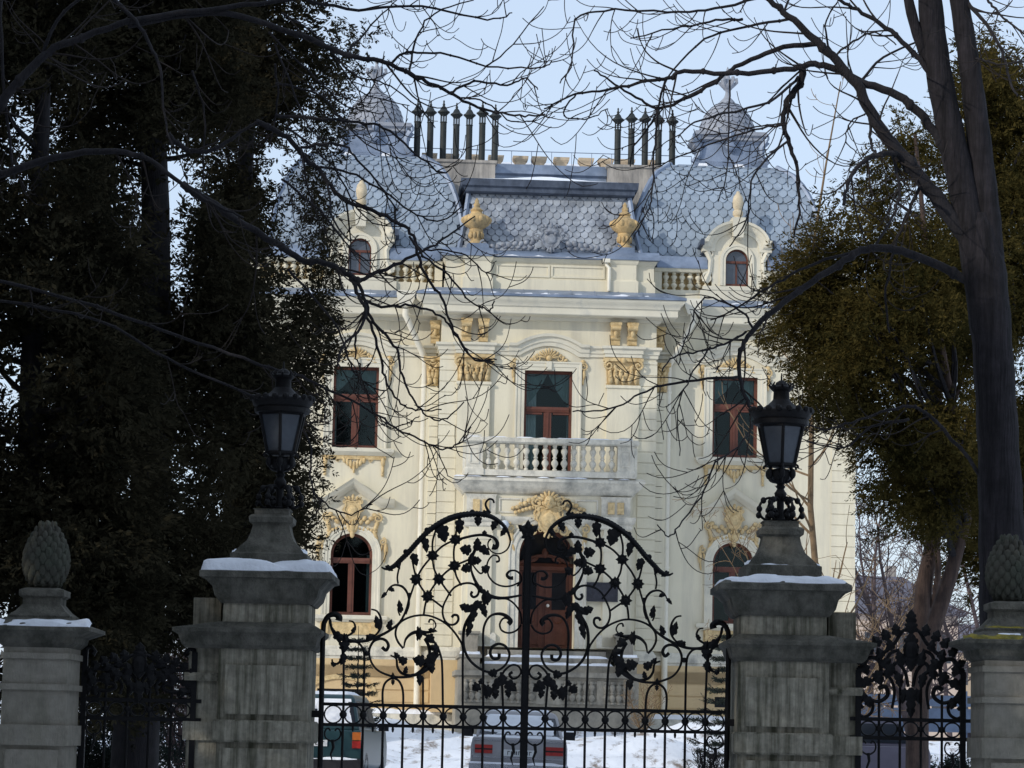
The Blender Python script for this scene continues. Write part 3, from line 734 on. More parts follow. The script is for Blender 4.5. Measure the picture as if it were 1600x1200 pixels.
for i in range(14): baluster(-1.58+3.16*i/13, BY+.12, 8.32, 8.985, bal, M_old)
for s in (-1, 1):
    for i in range(4): baluster(s*2.06, BY+.5+.2*i, 8.32, 8.97, bal, M_old)
# terrace and steps
TY = -3.1
m = V()
m.stack([(-2.25, 2.25, TY, -.5, ZB-.6), (-2.25, 2.25, TY, -.5, 3.06), (-2.33, 2.33, TY-.08, -.5, 3.08), (-2.33, 2.33, TY-.08, -.5, 3.2)])
m.stack([(-1.7, 1.7, TY+.35, -.5, 3.2), (-1.7, 1.7, TY+.35, -.5, 3.38)]); m.stack([(-1.6, 1.6, TY+.7, -.5, 3.38), (-1.6, 1.6, TY+.7, -.5, 3.57)]); m.stack([(-1.5, 1.5, TY+1.0, -.5, 3.57), (-1.5, 1.5, TY+1.0, -.5, 3.755)])
for s in (-1, 1):
    a, b = sorted((s*1.72, s*2.2)); m.stack([(a, b, TY+.05, -.5, 3.2), (a, b, TY+.05, -.5, 3.5), (a-.05, b+.05, TY, -.5, 3.52), (a-.05, b+.05, TY, -.5, 3.60)])
    m.stack([(a+.03, b-.03, -2.3, -1.8, 3.6), (a+.03, b-.03, -2.3, -1.8, 4.1), (a-.03, b+.03, -2.36, -1.75, 4.14), (a-.03, b+.03, -2.36, -1.75, 4.2)])
m.mould(-2.25, 2.25, -.6, TY, [(.05, ZB-.5), (.05, 2.3), (.0, 2.36)])
m.sweep([(-2.1, 2.45), (-2.1, 2.95), (2.1, 2.95), (2.1, 2.45), (-2.1, 2.45)], [(.03, 0), (.03, .03), (-.03, .03), (-.03, 0)], TY)
for k in (-1.3, -.2, .2, 1.3): m.box(k-.1, k+.1, TY-.04, TY, 2.4, 3.0)
ter = m.build('entrance_terrace', M_stone, villa)
for g in (-1.75, -.75, .75, 1.75):
    for i in range(-2, 3): baluster(g+i*.16*(1 if abs(g) > 1 else 1), TY-.03, 2.42, 2.98, ter, M_stone)
m = V()
for a, b, y0, y1, z in ((-1.68, 1.68, TY+.36, TY+.70, 3.38), (-1.58, 1.58, TY+.71, TY+1.0, 3.57), (-2.22, -1.70, TY, -2.4, 3.60), (1.70, 2.22, TY, -2.4, 3.60)): snow_sheet(m, a, b, y0, y1, lambda x, y, z=z: z, .07, z*3+a, -.5, 30, 8, .08)
m.build('terrace_snow', M_snow, ter, 60)

# attic parapet --------------------------------------------------------------
m = V()
Z0 = 13.05; Z1 = 13.98
m.stack([(-2.75, 2.75, YC+.05, .4, Z0), (-2.75, 2.75, YC+.05, .4, 13.44), (-2.72, 2.72, YC+.09, .4, 13.46), (-2.72, 2.72, YC+.09, .4, 13.86), (-2.76, 2.76, YC+.04, .4, 13.9), (-2.80, 2.80, YC-.02, .4, Z1)])
m.sweep([(-1.4, 13.52), (-1.4, 13.80), (-.04, 13.80), (-.04, 13.52), (-1.4, 13.52)], [(.025, 0), (.025, .03), (-.025, .03), (-.025, 0)], YC+.09)
m.sweep([(.04, 13.52), (.04, 13.80), (1.4, 13.80), (1.4, 13.52), (.04, 13.52)], [(.025, 0), (.025, .03), (-.025, .03), (-.025, 0)], YC+.09)
for s in (-1, 1):
    a, b = sorted((s*1.56, s*2.24))
    m.stack([(a-.05, b+.05, YC-.12, .3, Z0), (a-.05, b+.05, YC-.12, .3, 13.42), (a, b, YC-.06, .3, 13.47), (a, b, YC-.06, .3, 13.86), (a-.04, b+.04, YC-.1, .3, 13.9), (a-.06, b+.06, YC-.13, .3, Z1+.003)])
    a, b = sorted((s*2.80, s*8.0))
    m.box(a, b, -.02, .3, Z0, 13.38); 
    for u0, u1 in ((2.80, 4.35), (5.65, 8.0)):
        a, b = sorted((s*u0, s*u1)); m.stack([(a, b, -.03, .3, 13.86), (a, b, -.06, .3, 13.9), (a, b, -.08, .3, Z1-.03)])
    a, b = sorted((s*2.80, s*3.0)); m.box(a, b, -.01, .3, 13.38, 13.86)
    a, b = sorted((s*7.6, s*8.0)); m.box(a, b, -.01, .3, 13.38, 13.86)
par = m.build('attic_parapet', M_wall, villa)
for s in (-1, 1):
    for u0, u1 in ((2.80, 4.35), (5.65, 8.0)): a, b = sorted((s*u0, s*u1)); m = V(); m.box(a, b, .24, .29, 13.36, 13.87); m.build('balustrade_back', M_ochre, par, 0)
for s in (-1, 1):
    for i in range(6): baluster(s*(3.12+.215*i), .12, 13.38, 13.86, par)
    for i in range(8): baluster(s*(5.85+.215*i), .12, 13.38, 13.86, par)
m = V()   # zinc caps of the parapet
m.stack([(-1.5, 1.5, YC-.06, .4, Z1+.004), (-1.5, 1.5, YC-.06, .4, 14.02), (-1.5, 1.5, YC+.2, .4, 14.2)])
for s in (-1, 1):
    a, b = sorted((s*1.5, s*2.84)); m.stack([(a, b, YC-.16, .4, Z1+.008), (a, b, YC-.16, .4, 14.06), (a, b, YC+.05, .4, 14.22)])
    a, b = sorted((s*1.62, s*2.2)); m.stack([(a, b, YC+.05, .2, 14.15), (a, b, YC+.05, .2, 14.30), (a+.05, b-.05, YC+.1, .15, 14.36)])
    for u0, u1 in ((2.86, 4.2), (5.8, 8.05)):
        a, b = sorted((s*u0, s*u1)); m.stack([(a, b, -.11, .5, Z1-.03), (a, b, -.11, .5, Z1+.02), (a, b, .0, .7, 14.28)])
m.split('parapet_zinc_cap', M_sheet, villa, 20)
for a, b, y in ((-2.82, 2.82, YC), (-8, -5.75, .06), (-4.25, -2.9, .06), (2.9, 4.25, .06), (5.75, 8, .06)):
    m = V(); snow_sheet(m, a, b, y-.14, y+.06, lambda x, yy: (14.06 if abs(x) > 1.5 else 14.03) if y < 0 else 14.0, .05, a*1.7, .12, 50, 5, .05)
    m.build('parapet_snow', M_snow, villa, 60)
# pine cone urns on the pedestals
for s in (-1, 1):
    m = V(); u = s*1.95; y = -.45
    m.lathe([(.20, 14.34), (.20, 14.42), (.14, 14.46), (.16, 14.66), (.19, 14.72), (.17, 14.76), (.34, 14.88), (.37, 15.0), (.33, 15.10), (.24, 15.14), (.18, 15.16), (.14, 15.22), (.17, 15.27), (.11, 15.32), (.07, 15.36), (.09, 15.42), (.05, 15.48), (.06, 15.52), (.01, 15.60)], u, y, 14)
    for k in range(10):
        a = 2*pi*k/10; m.ell((u+.33*cos(a), y+.33*sin(a), 15.0), (.08, .08, .10), 6, 4); m.ell((u+.16*cos(a), y+.16*sin(a), 14.6), (.05, .05, .10), 6, 4)
    m.build('parapet_urn', M_cone, villa, 60)

# dormers
mat('tan_finial_stucco', (.55, .46, .32), .9, .2, 6)
for s in (-1, 1):
    u = s*WX; m = V(); h = .32; zb = 13.52; zs = 14.2; yd = -.06
    hw = .66
    # front slab with arched opening and its reveal
    wall(m, u-hw, u+hw, Z0, 14.62, yd, [(u, h, zb, zs, True)], .2)
    m.add([(u-hw, yd, Z0), (u-hw, .9, Z0), (u-hw, .9, 14.62), (u-hw, yd, 14.62)], [(3, 2, 1, 0)]); m.add([(u+hw, yd, Z0), (u+hw, .9, Z0), (u+hw, .9, 14.62), (u+hw, yd, 14.62)], [(0, 1, 2, 3)])
    pts = arc(u, 14.58, hw, 0, 180, 14, .42); m.prism(pts, yd+.001, 1.6)
    m.sweep([(u-h, zb)]+arc(u, zs, h, 180, 0, 14)+[(u+h, zb)], [(-.02, 0), (-.02, .04), (.05, .04), (.06, .06), (.13, .06), (.13, 0)], yd)
    pth = [(u-.92, 14.55), (u-.70, 14.55)]+[(u+.70*cos(RAD(t)), 14.55+.52*sin(RAD(t))) for t in range(168, 11, -12)]+[(u+.70, 14.55), (u+.92, 14.55)]
    m.sweep(pth, [(-.12, -.8), (-.12, .06), (-.04, .08), (0, .16), (.08, .20), (.10, .28), (.16, .30), (.16, -.8)], yd)
    m.stack([(u-.13, u+.13, yd-.30, yd, 14.78), (u-.16, u+.16, yd-.36, .2, 15.22), (u-.18, u+.18, yd-.38, .2, 15.3)])
    m2 = m; m = V()
    m.lathe([(.13, 15.3), (.10, 15.36), (.14, 15.40), (.14, 15.5), (.10, 15.54), (.13, 15.6), (.15, 15.75), (.12, 15.9), (.06, 15.98), (.04, 16.04)], u, yd-.1, 10)
    fin = m; m = m2
    for k in (-1, 1):
        volute(m, u+k*.78, yd-.02, 13.72, .15, k); volute(m, u+k*.74, yd-.02, 14.36, .11, -k)
        m.tube([(u+k*.84, yd, 13.6), (u+k*.72, yd, 13.9), (u+k*.70, yd, 14.2), (u+k*.80, yd, 14.42)], [.1, .07, .07, .09], 6)
    m.stack([(u-.98, u+.98, yd-.04, .3, Z0-.05), (u-.98, u+.98, yd-.04, .3, 13.38), (u-.9, u+.9, yd-.06, .3, 13.40), (u-.9, u+.9, yd-.06, .3, 13.5)])
    dm = m.build('dormer', M_trim, villa, 40); fin.build('dormer_finial', MATS['tan_finial_stucco'], dm, 60)
    w = V(); yf = yd+.1; t = .05
    w.box(u-h, u-h+t, yf, yf+.05, zb, zs); w.box(u+h-t, u+h, yf, yf+.05, zb, zs); w.box(u-h+t, u+h-t, yf+.002, yf+.05, zb, zb+t+.02)
    w.sweep(arc(u, zs, h-t/2, 180, 0, 14), [(t/2, 0), (t/2, .05), (-t/2, .05), (-t/2, 0)], yf+.05); w.box(u-h+t, u+h-t, yf-.02, yf+.05, zs-.06, zs); w.box(u-.02, u+.02, yf-.01, yf+.05, zb+t, zs-.06)
    f = w.build('dormer_window', M_wood, dm, 30)
    p = V(); pts = [(u-h, zb)]+arc(u, zs, h, 180, 0, 12)+[(u+h, zb)]; p.add([(x, yf+.03, z) for x, z in pts], [tuple(reversed(range(len(pts))))]); p.build('pane', mat('dormer_glass' if s < 0 else 'dormer_glass_right', (.06, .07, .09), .08, .3, 4, spec=.7), dm, 0)
    z = V(); z.stack([(u-.94, u+.94, .2, 2.2, 14.4), (u-.9, u+.9, .2, 2.2, 14.6), (u-.6, u+.6, .25, 2.2, 14.98), (u-.2, u+.2, .3, 2.2, 15.1)])
    for k in (-1, 1): z.stack([(min(u+k*.9, u+k*1.02), max(u+k*.9, u+k*1.02), yd-.3, .6, 14.56), (min(u+k*.9, u+k*.98), max(u+k*.9, u+k*.98), yd-.3, .6, 14.72)])
    z.build('dormer_zinc_roof', M_sheetD, dm, 30)

# roofs with separate slate scales ---------------------------------------------
def scales(m, p00, p10, p01, rows, sw, prof, half):
    """rows of pointed scales on a developed surface. prof(t)->(point offset), half(t)->half width"""
def scale_face(m, S, hw, L, sw, sh, rag=0.0):
    """S(a, l): point on surface for lateral a, arclength l; hw(l) half width"""
    r = 0; l = 0.0
    while l < L-0.02:
        w = hw(l+sh*.5); k = int(2*w/sw)+2
        for i in range(-k//2-1, k//2+2):
            a = (i+(0.5 if r % 2 else 0))*sw
            if abs(a) > w-sw*0.3: continue
            g = .035*sw; q = sw/2-g
            out = [(-q, sh*1.05), (-q, sh*.30), (-q*.72, sh*.10), (-q*.3, -sh*.08), (0, -sh*.13), (q*.3, -sh*.08), (q*.72, sh*.10), (q, sh*.30), (q, sh*1.05)]
            j = rnd.uniform(-.012, .012)
            n = len(out); vs = []
            for (x, y) in out:
                lift = .035*(1-max(0, y)/(sh*1.05))+.012
                p, nn = S(a+x, min(L, max(0, l+y))); vs.append(tuple(p+nn*(lift+j*.3)))
            for (x, y) in out:
                p, nn = S(a+x, min(L, max(0, l+y))); vs.append(tuple(p-nn*.01))
            m.add(vs, [tuple(range(n))]+[(k2, (k2+1) % n, n+(k2+1) % n, n+k2) for k2 in range(n)])
        l += sh*.86; r += 1
def make_curve(pts):
    """pts: list (inset/depth y, z) -> arclength sampler"""
    pts = cr(pts, 8); acc = [0]
    for a, b in zip(pts, pts[1:]): acc.append(acc[-1]+math.hypot(b[0]-a[0], b[1]-a[1]))
    def f(l):
        l = max(0, min(acc[-1]-1e-6, l))
        i = 0
        while acc[i+1] <= l: i += 1
        t = (l-acc[i])/(acc[i+1]-acc[i]); a, b = pts[i], pts[i+1]
        d = Vector((b[0]-a[0], b[1]-a[1])).normalized()
        return (lerp(a[0], b[0], t), lerp(a[1], b[1], t)), (-d.y, d.x)
    return f, acc[-1]
ZE = 13.95
def dome_prof(t): return 1.4*(1-math.sqrt(max(0, 1-t*t)))   # inset at height fraction t
for s in (-1, 1):
    uc = s*4.80; HB = 2.6; yc = .35+HB
    ins = [(dome_prof(i/10*.985), ZE+3.08*i/10) for i in range(11)]
    f, Ln = make_curve(ins)
    core = V(); core.stack([(uc-HB+d, uc+HB-d, yc-HB+d, yc+HB-d, z) for d, z in ins])
    rf = core.build('wing_roof', M_felt, villa, 50)
    sc = V()
    def Sf(a, l):
        (d, z), (n0, n1) = f(l)
        return Vector((uc+a, yc-HB+d, z)), Vector((0, -abs(n0), abs(n1)))
    scale_face(sc, Sf, lambda l: HB-f(l)[0][0], Ln, .25, .255)
    for k in (-1, 1):
        def Ss(a, l, k=k):
            (d, z), (n0, n1) = f(l)
            return Vector((uc+k*(HB-d), yc+k*a, z)), Vector((k*abs(n0), 0, abs(n1)))
        scale_face(sc, Ss, lambda l: HB-f(l)[0][0], Ln, .25, .255)
    sc.build('slate_scales', M_slate, rf, 0)
    hp = V()
    for kx in (-1, 1):
        for ky in (-1, 1): hp.tube([(uc+kx*(HB-d), yc+ky*(HB-d), z+.02) for d, z in ins], .075, 6)
    hp.sq([(1.3, ZE+3.02), (1.32, ZE+3.10), (1.2, ZE+3.16)], uc, yc)
    hp.build('hip_flashing', M_sheet, rf, 50)
    sn = V()
    for q in (1, 3):
        x = uc-1.2+.5*q; sn.stack([(x, x+.3, yc-1.3, yc-1.0, ZE+3.10), (x+.05, x+.25, yc-1.26, yc-1.0, ZE+3.2)])
    sn.build('roof_snow', M_snow, rf, 60)
# centre mansard
f, Ln = make_curve([(-.42, 14.15), (-.05, 14.75), (.25, 15.4), (.45, 16.05)])
HBc = lambda z: 2.42-.30*((z-14.1)/1.95)**.8
core = V(); core.stack([(-HBc(z), HBc(z), y, 3.0, z) for y, z in [(-.42, 14.1), (-.05, 14.75), (.25, 15.4), (.45, 16.05)]])
rf = core.build('centre_mansard', M_felt, villa, 0)
def Sc(a, l):
    (y, z), (n0, n1) = f(l); return Vector((a, y, z)), Vector((0, -abs(n0), abs(n1)))
sc = V(); scale_face(sc, Sc, lambda l: HBc(f(l)[0][1]), Ln, .205, .235)
sc.build('slate_scales', M_slateO, rf, 0)
hp = V()
for s in (-1, 1): hp.tube([(s*HBc(z), y-.03, z) for y, z in [(-.42, 14.1), (-.05, 14.75), (.25, 15.4), (.45, 16.05)]], .07, 6)
hp.build('hip_flashing', M_sheet, rf, 50)
cv = V()
cv.stack([(-2.15, 2.15, .30, 2.9, 15.86), (-2.26, 2.26, .14, 2.9, 15.90), (-2.26, 2.26, .12, 2.9, 16.0), (-2.34, 2.34, .05, 2.9, 16.04), (-2.36, 2.36, .02, 2.9, 16.22)])
cv.build('mansard_cornice', M_sheetD, rf, 20)
sn = V(); sn.stack([(-2.33, 2.33, .06, 2.8, 16.222), (-1.2, 1.2, 1.4, 2.7, 16.50), (-.15, .15, 1.9, 2.6, 16.68)])
sn.build('mansard_snow', mat('patchy_roof_snow', (.82, .85, .9), .7, .05, 3, .3, 10, (.36, .31, .24), .6, soft=.04, scale2=1.1), rf, 0)
# zinc crest above the parapet: mask cartouche and garlands
m = V(); y = -.62
cartouche(m, 0, y+.04, 14.52, .62, .56, .12); leaf(m, 0, y-.10, 14.72, .4, .14, 0, .06)
for s in (-1, 1):
    volute(m, s*.36, y, 14.60, .13, s); volute(m, s*.26, y-.03, 14.78, .08, -s); leaf(m, s*.12, y-.13, 14.66, .1, .08)
    for i in range(9): leaf(m, s*(.48+.15*i), y, 14.42-.022*i+.03*(i % 2), .22-.012*i, .14, s*(.6+.3*(i % 3)), .08)
    for i in range(7): leaf(m, s*(.5+.17*i), y, 14.28, .16, .1, s*.3, .07)
    volute(m, s*1.75, y, 14.34, .12, s)
m.build('roof_crest_ornament', mat('grey_zinc_ornament', (.26, .28, .31), .6, .25, 8, .2, 40, (.09, .10, .13), .55), villa, 60)
# chimney slabs, ridge and pots
m = V()
m.stack([(-3.55, -1.35, 2.6, 3.3, 14), (-3.55, -1.35, 2.6, 3.3, 17.12), (-3.6, -1.3, 2.55, 3.35, 17.15), (-3.6, -1.3, 2.55, 3.35, 17.22)])
m.stack([(1.75, 3.75, 2.6, 3.3, 14), (1.75, 3.75, 2.6, 3.3, 17.12), (1.7, 3.8, 2.55, 3.35, 17.15), (1.7, 3.8, 2.55, 3.35, 17.22)])
ch = m.split('chimney_stack', M_chim, villa, 0); ch.sort(key=lambda o: o.data.vertices[0].co.x)
m = V(); m.stack([(-1.34, 1.74, 3.0, 5.5, 14), (-1.34, 1.74, 3.0, 5.5, 16.9), (-1.34, 1.74, 2.9, 5.5, 16.95), (-1.34, 1.74, 2.9, 5.5, 17.2)])
m.build('roof_ridge', M_sheet, villa, 0)
m = V()
for k in range(12):
    u = -3.7+k*.62+rnd.uniform(-.06, .06)
    if abs(u-2.3) < .0: continue
    m.stack([(u-.13, u+.13, 4.4, 4.8, 17.0), (u-.14, u+.14, 4.4, 4.8, 17.58), (u-.21, u+.21, 4.35, 4.85, 17.66), (u-.22, u+.22, 4.35, 4.85, 17.74)])
m.split('ridge_merlon', mat('tan_terracotta', (.50, .40, .28), .9, .2, 4), villa, 0)
m = V(); m.stack([(-4.0, 4.2, 3.7, 6.3, 17.15), (-4.0, 4.2, 4.95, 6.2, 17.62), (-4.0, 4.2, 5.2, 6.2, 17.72)]); m.build('ridge_snow', M_snow, villa, 60)
m = V()
m.tube([(-4.2, 4.0, 17.80), (4.2, 4.0, 17.80)], .012, 4)
for k in range(16): u = -4.2+8.4*k/15; m.tube([(u, 4.0, 17.1), (u, 4.0, 17.80)], .008, 4)
m.build('roof_guard_wire', M_sheet, villa)
potL = [(-3.5+.357*k) for k in range(7)]; potR = [(2.03+.378*k) for k in range(5)]
for i, u in enumerate(potL+potR):
    m = V(); y = 2.95; dz = rnd.uniform(-.05, .05)-(.08 if i == 4 else 0)
    m.lathe([(.088, 17.2), (.088, 18.28+dz), (.10, 18.29+dz), (.10, 18.31+dz), (.05, 18.32+dz)], u, y, 10)
    for k in range(6): a = 2*pi*k/6+.3; m.tube([(u+.08*cos(a), y+.08*sin(a), 18.28+dz), (u+.08*cos(a), y+.08*sin(a), 18.50+dz)], .014, 4)
    m.lathe([(.09, 18.49+dz), (.12, 18.53+dz), (.17, 18.57+dz), (.17, 18.60+dz), (.11, 18.64+dz), (.07, 18.72+dz), (.03, 18.76+dz), (.04, 18.80+dz), (.02, 18.84+dz), (.025, 18.90+dz), (.0, 18.93+dz)], u, y, 10)
    m.build('chimney_pot', M_pot, ch[0] if i < 7 else ch[1], 40)
# cupolas
for u, zo in ((-4.66, 0.0), (5.05, .05)):
    y = 2.9; m = V(); z = 17.1+zo
    m.sq([(1.0, z-.05), (1.0, z+.08), (.86, z+.13), (.82, z+.3), (.80, z+.62), (.86, z+.70)], u, y)
    for kx in (-1, 1):
        m.tube([(u+kx*1.02, y-.86, z+.08), (u+kx*.86, y-.86, z+.3), (u+kx*.86, y-.86, z+.55), (u+kx*.98, y-.9, z+.72)], [.10, .08, .09, .12], 6)
        volute(m, u+kx*.92, y-.92, z+.80, .13, kx); volute(m, u+kx*.28, y-.96, z+.95, .07, kx)
    leaf(m, u, y-.92, z+.55, .36, .3, 0, .1); leaf(m, u, y-.95, z+.85, .2, .3, 0, .08)
    cu = m.build('cupola', M_sheet, villa, 40)
    m = V(); m.sq([(.84, z+.70), (.90, z+.74), (.90, z+.80), (.98, z+.86), (.98, z+.96), (.80, z+.99)], u, y); m.build('cupola_cornice', M_dome, cu, 30)
    core = V(); prof = [(.78*cos(RAD(a)), z+.95+1.02*sin(RAD(a))) for a in range(0, 81, 8)]
    core.lathe(prof+[(.10, z+2.0)], u, y, 24); core.build('cupola_dome', M_gap if False else mat('dome_gap'+('' if u < 0 else '_right'), (.10, .11, .13), .8), cu, 60)
    sc = V(); r = 0; a = 0.0
    while a < 78:
        R = .79*cos(RAD(a+4)); n = max(8, int(2*pi*R/.2)); 
        for i in range(n):
            b = 2*pi*(i+.5*(r % 2))/n; q = pi/n*.93; vs = []
            for x, e in ((-1, 11), (-1, 3.5), (-.5, .4), (0, -.6), (.5, .4), (1, 3.5), (1, 11)):
                aa = min(86, a+e); lf = .02*(1-max(0, e)/11)+.008; rr = (.78+lf)*cos(RAD(aa)); vs.append((u+rr*cos(b+x*q), y+rr*sin(b+x*q), z+.95+(1.02+lf)*sin(RAD(aa))))
            sc.add(vs, [tuple(reversed(range(7)))])
        a += 9; r += 1
    sc.build('dome_scales', M_dome, cu, 0)
    m = V()
    m.lathe([(.26, z+1.9), (.20, z+2.0), (.10, z+2.10), (.06, z+2.2), (.05, z+2.28), (.12, z+2.34), (.20, z+2.46), (.18, z+2.58), (.08, z+2.66), (.06, z+2.72), (.04, z+2.74), (.05, z+2.86), (.01, z+2.98)], u, y, 12)
    for k in range(6): q = 2*pi*k/6; m.tube([(u+.12*cos(q), y+.12*sin(q), z+2.4), (u+.26*cos(q), y+.26*sin(q), z+2.55), (u+.24*cos(q), y+.24*sin(q), z+2.66)], [.04, .05, .05], 5)
    m.build('cupola_finial', M_dome, cu, 60)
# downpipes
for s in (-1, 1):
    m = V(); x = s*(CB+.95); x2 = s*(CB+.40)
    m.stack([(x-.14, x+.14, -.86, -.58, 12.62), (x-.22, x+.22, -.92, -.52, 12.80), (x-.24, x+.24, -.94, -.5, 12.98), (x-.24, x+.24, -.94, -.5, 13.02)])
    m.tube([(x, -.72, 12.7), (x, -.72, 12.40), (x-s*.05, -.68, 12.32), (x2+s*.04, -.16, 11.42), (x2, -.12, 11.32), (x2, -.12, 2.3)], .085, 10)
    for z in (10.6, 8.3, 6.0, 4.2): m.lathe([(.1, z), (.1, z+.06)], x2, -.12, 10)
    m.build('downpipe', M_pipe, villa, 40)
m = V(); m.tube([(1.45, YC-.10, 14.0), (1.45, YC-.10, 13.85), (1.52, YC-.16, 13.76), (1.52, YC-.16, 13.15)], .045, 8); m.stack([(1.36, 1.54, YC-.2, YC-.02, 13.9), (1.36, 1.54, YC-.2, YC-.02, 14.0)]); m.build('parapet_spout', M_pipe, villa, 40)
# ------------------------------------------------------------------ gate, pillars, lamps, fence panels
GY = 25.3
def G(px, py, Y=GY):
    p = P(px, py, Y); return p.x, p.z
KG = GY/F    # metres per pixel at the gate

def ileaf(m, x, z, w, h, ang=0.0, y=0.0, th=0.012):
    """lobed iron leaf, tip along +z before rotation, bulged plate"""
    pts = [(0, -.5), (.14, -.46), (.24, -.36), (.42, -.36), (.52, -.20), (.42, -.06), (.36, -.01), (.46, .08), (.42, .22), (.30, .24), (.26, .34), (.14, .44), (0, .56)]
    out = pts+[(-a, b) for a, b in reversed(pts[1:-1])]
    c, s = cos(ang), sin(ang)
    n = len(out); vs = []; fs = []
    def tr(a, b): a *= w; b *= h; return x+a*c+b*s, z-a*s+b*c
    for a, b in out: q = tr(a, b); vs.append((q[0], y-th, q[1]))
    for a, b in out: q = tr(a, b); vs.append((q[0], y+th, q[1]))
    q = tr(0, 0); vs += [(q[0], y-th-.02, q[1]), (q[0], y+th+.01, q[1])]
    for k in range(n):
        k2 = (k+1) % n
        fs += [(k, 2*n, k2), (n+k2, 2*n+1, n+k), (k2, n+k2, n+k, k)]
    m.add(vs, fs)

def star(m, x, z, r, y=0.0, th=.018):
    o = []
    for k in range(16):
        a = pi/2+k*pi/8; rr = r*(1.0 if k % 4 == 0 else 0.92 if k % 4 == 2 else .68)
        o.append((x+rr*cos(a), z+rr*sin(a)))
    m.prism(o, y-th, y+th); m.ell((x, y-.03, z), (r*.35, .02, r*.35), 8, 4)

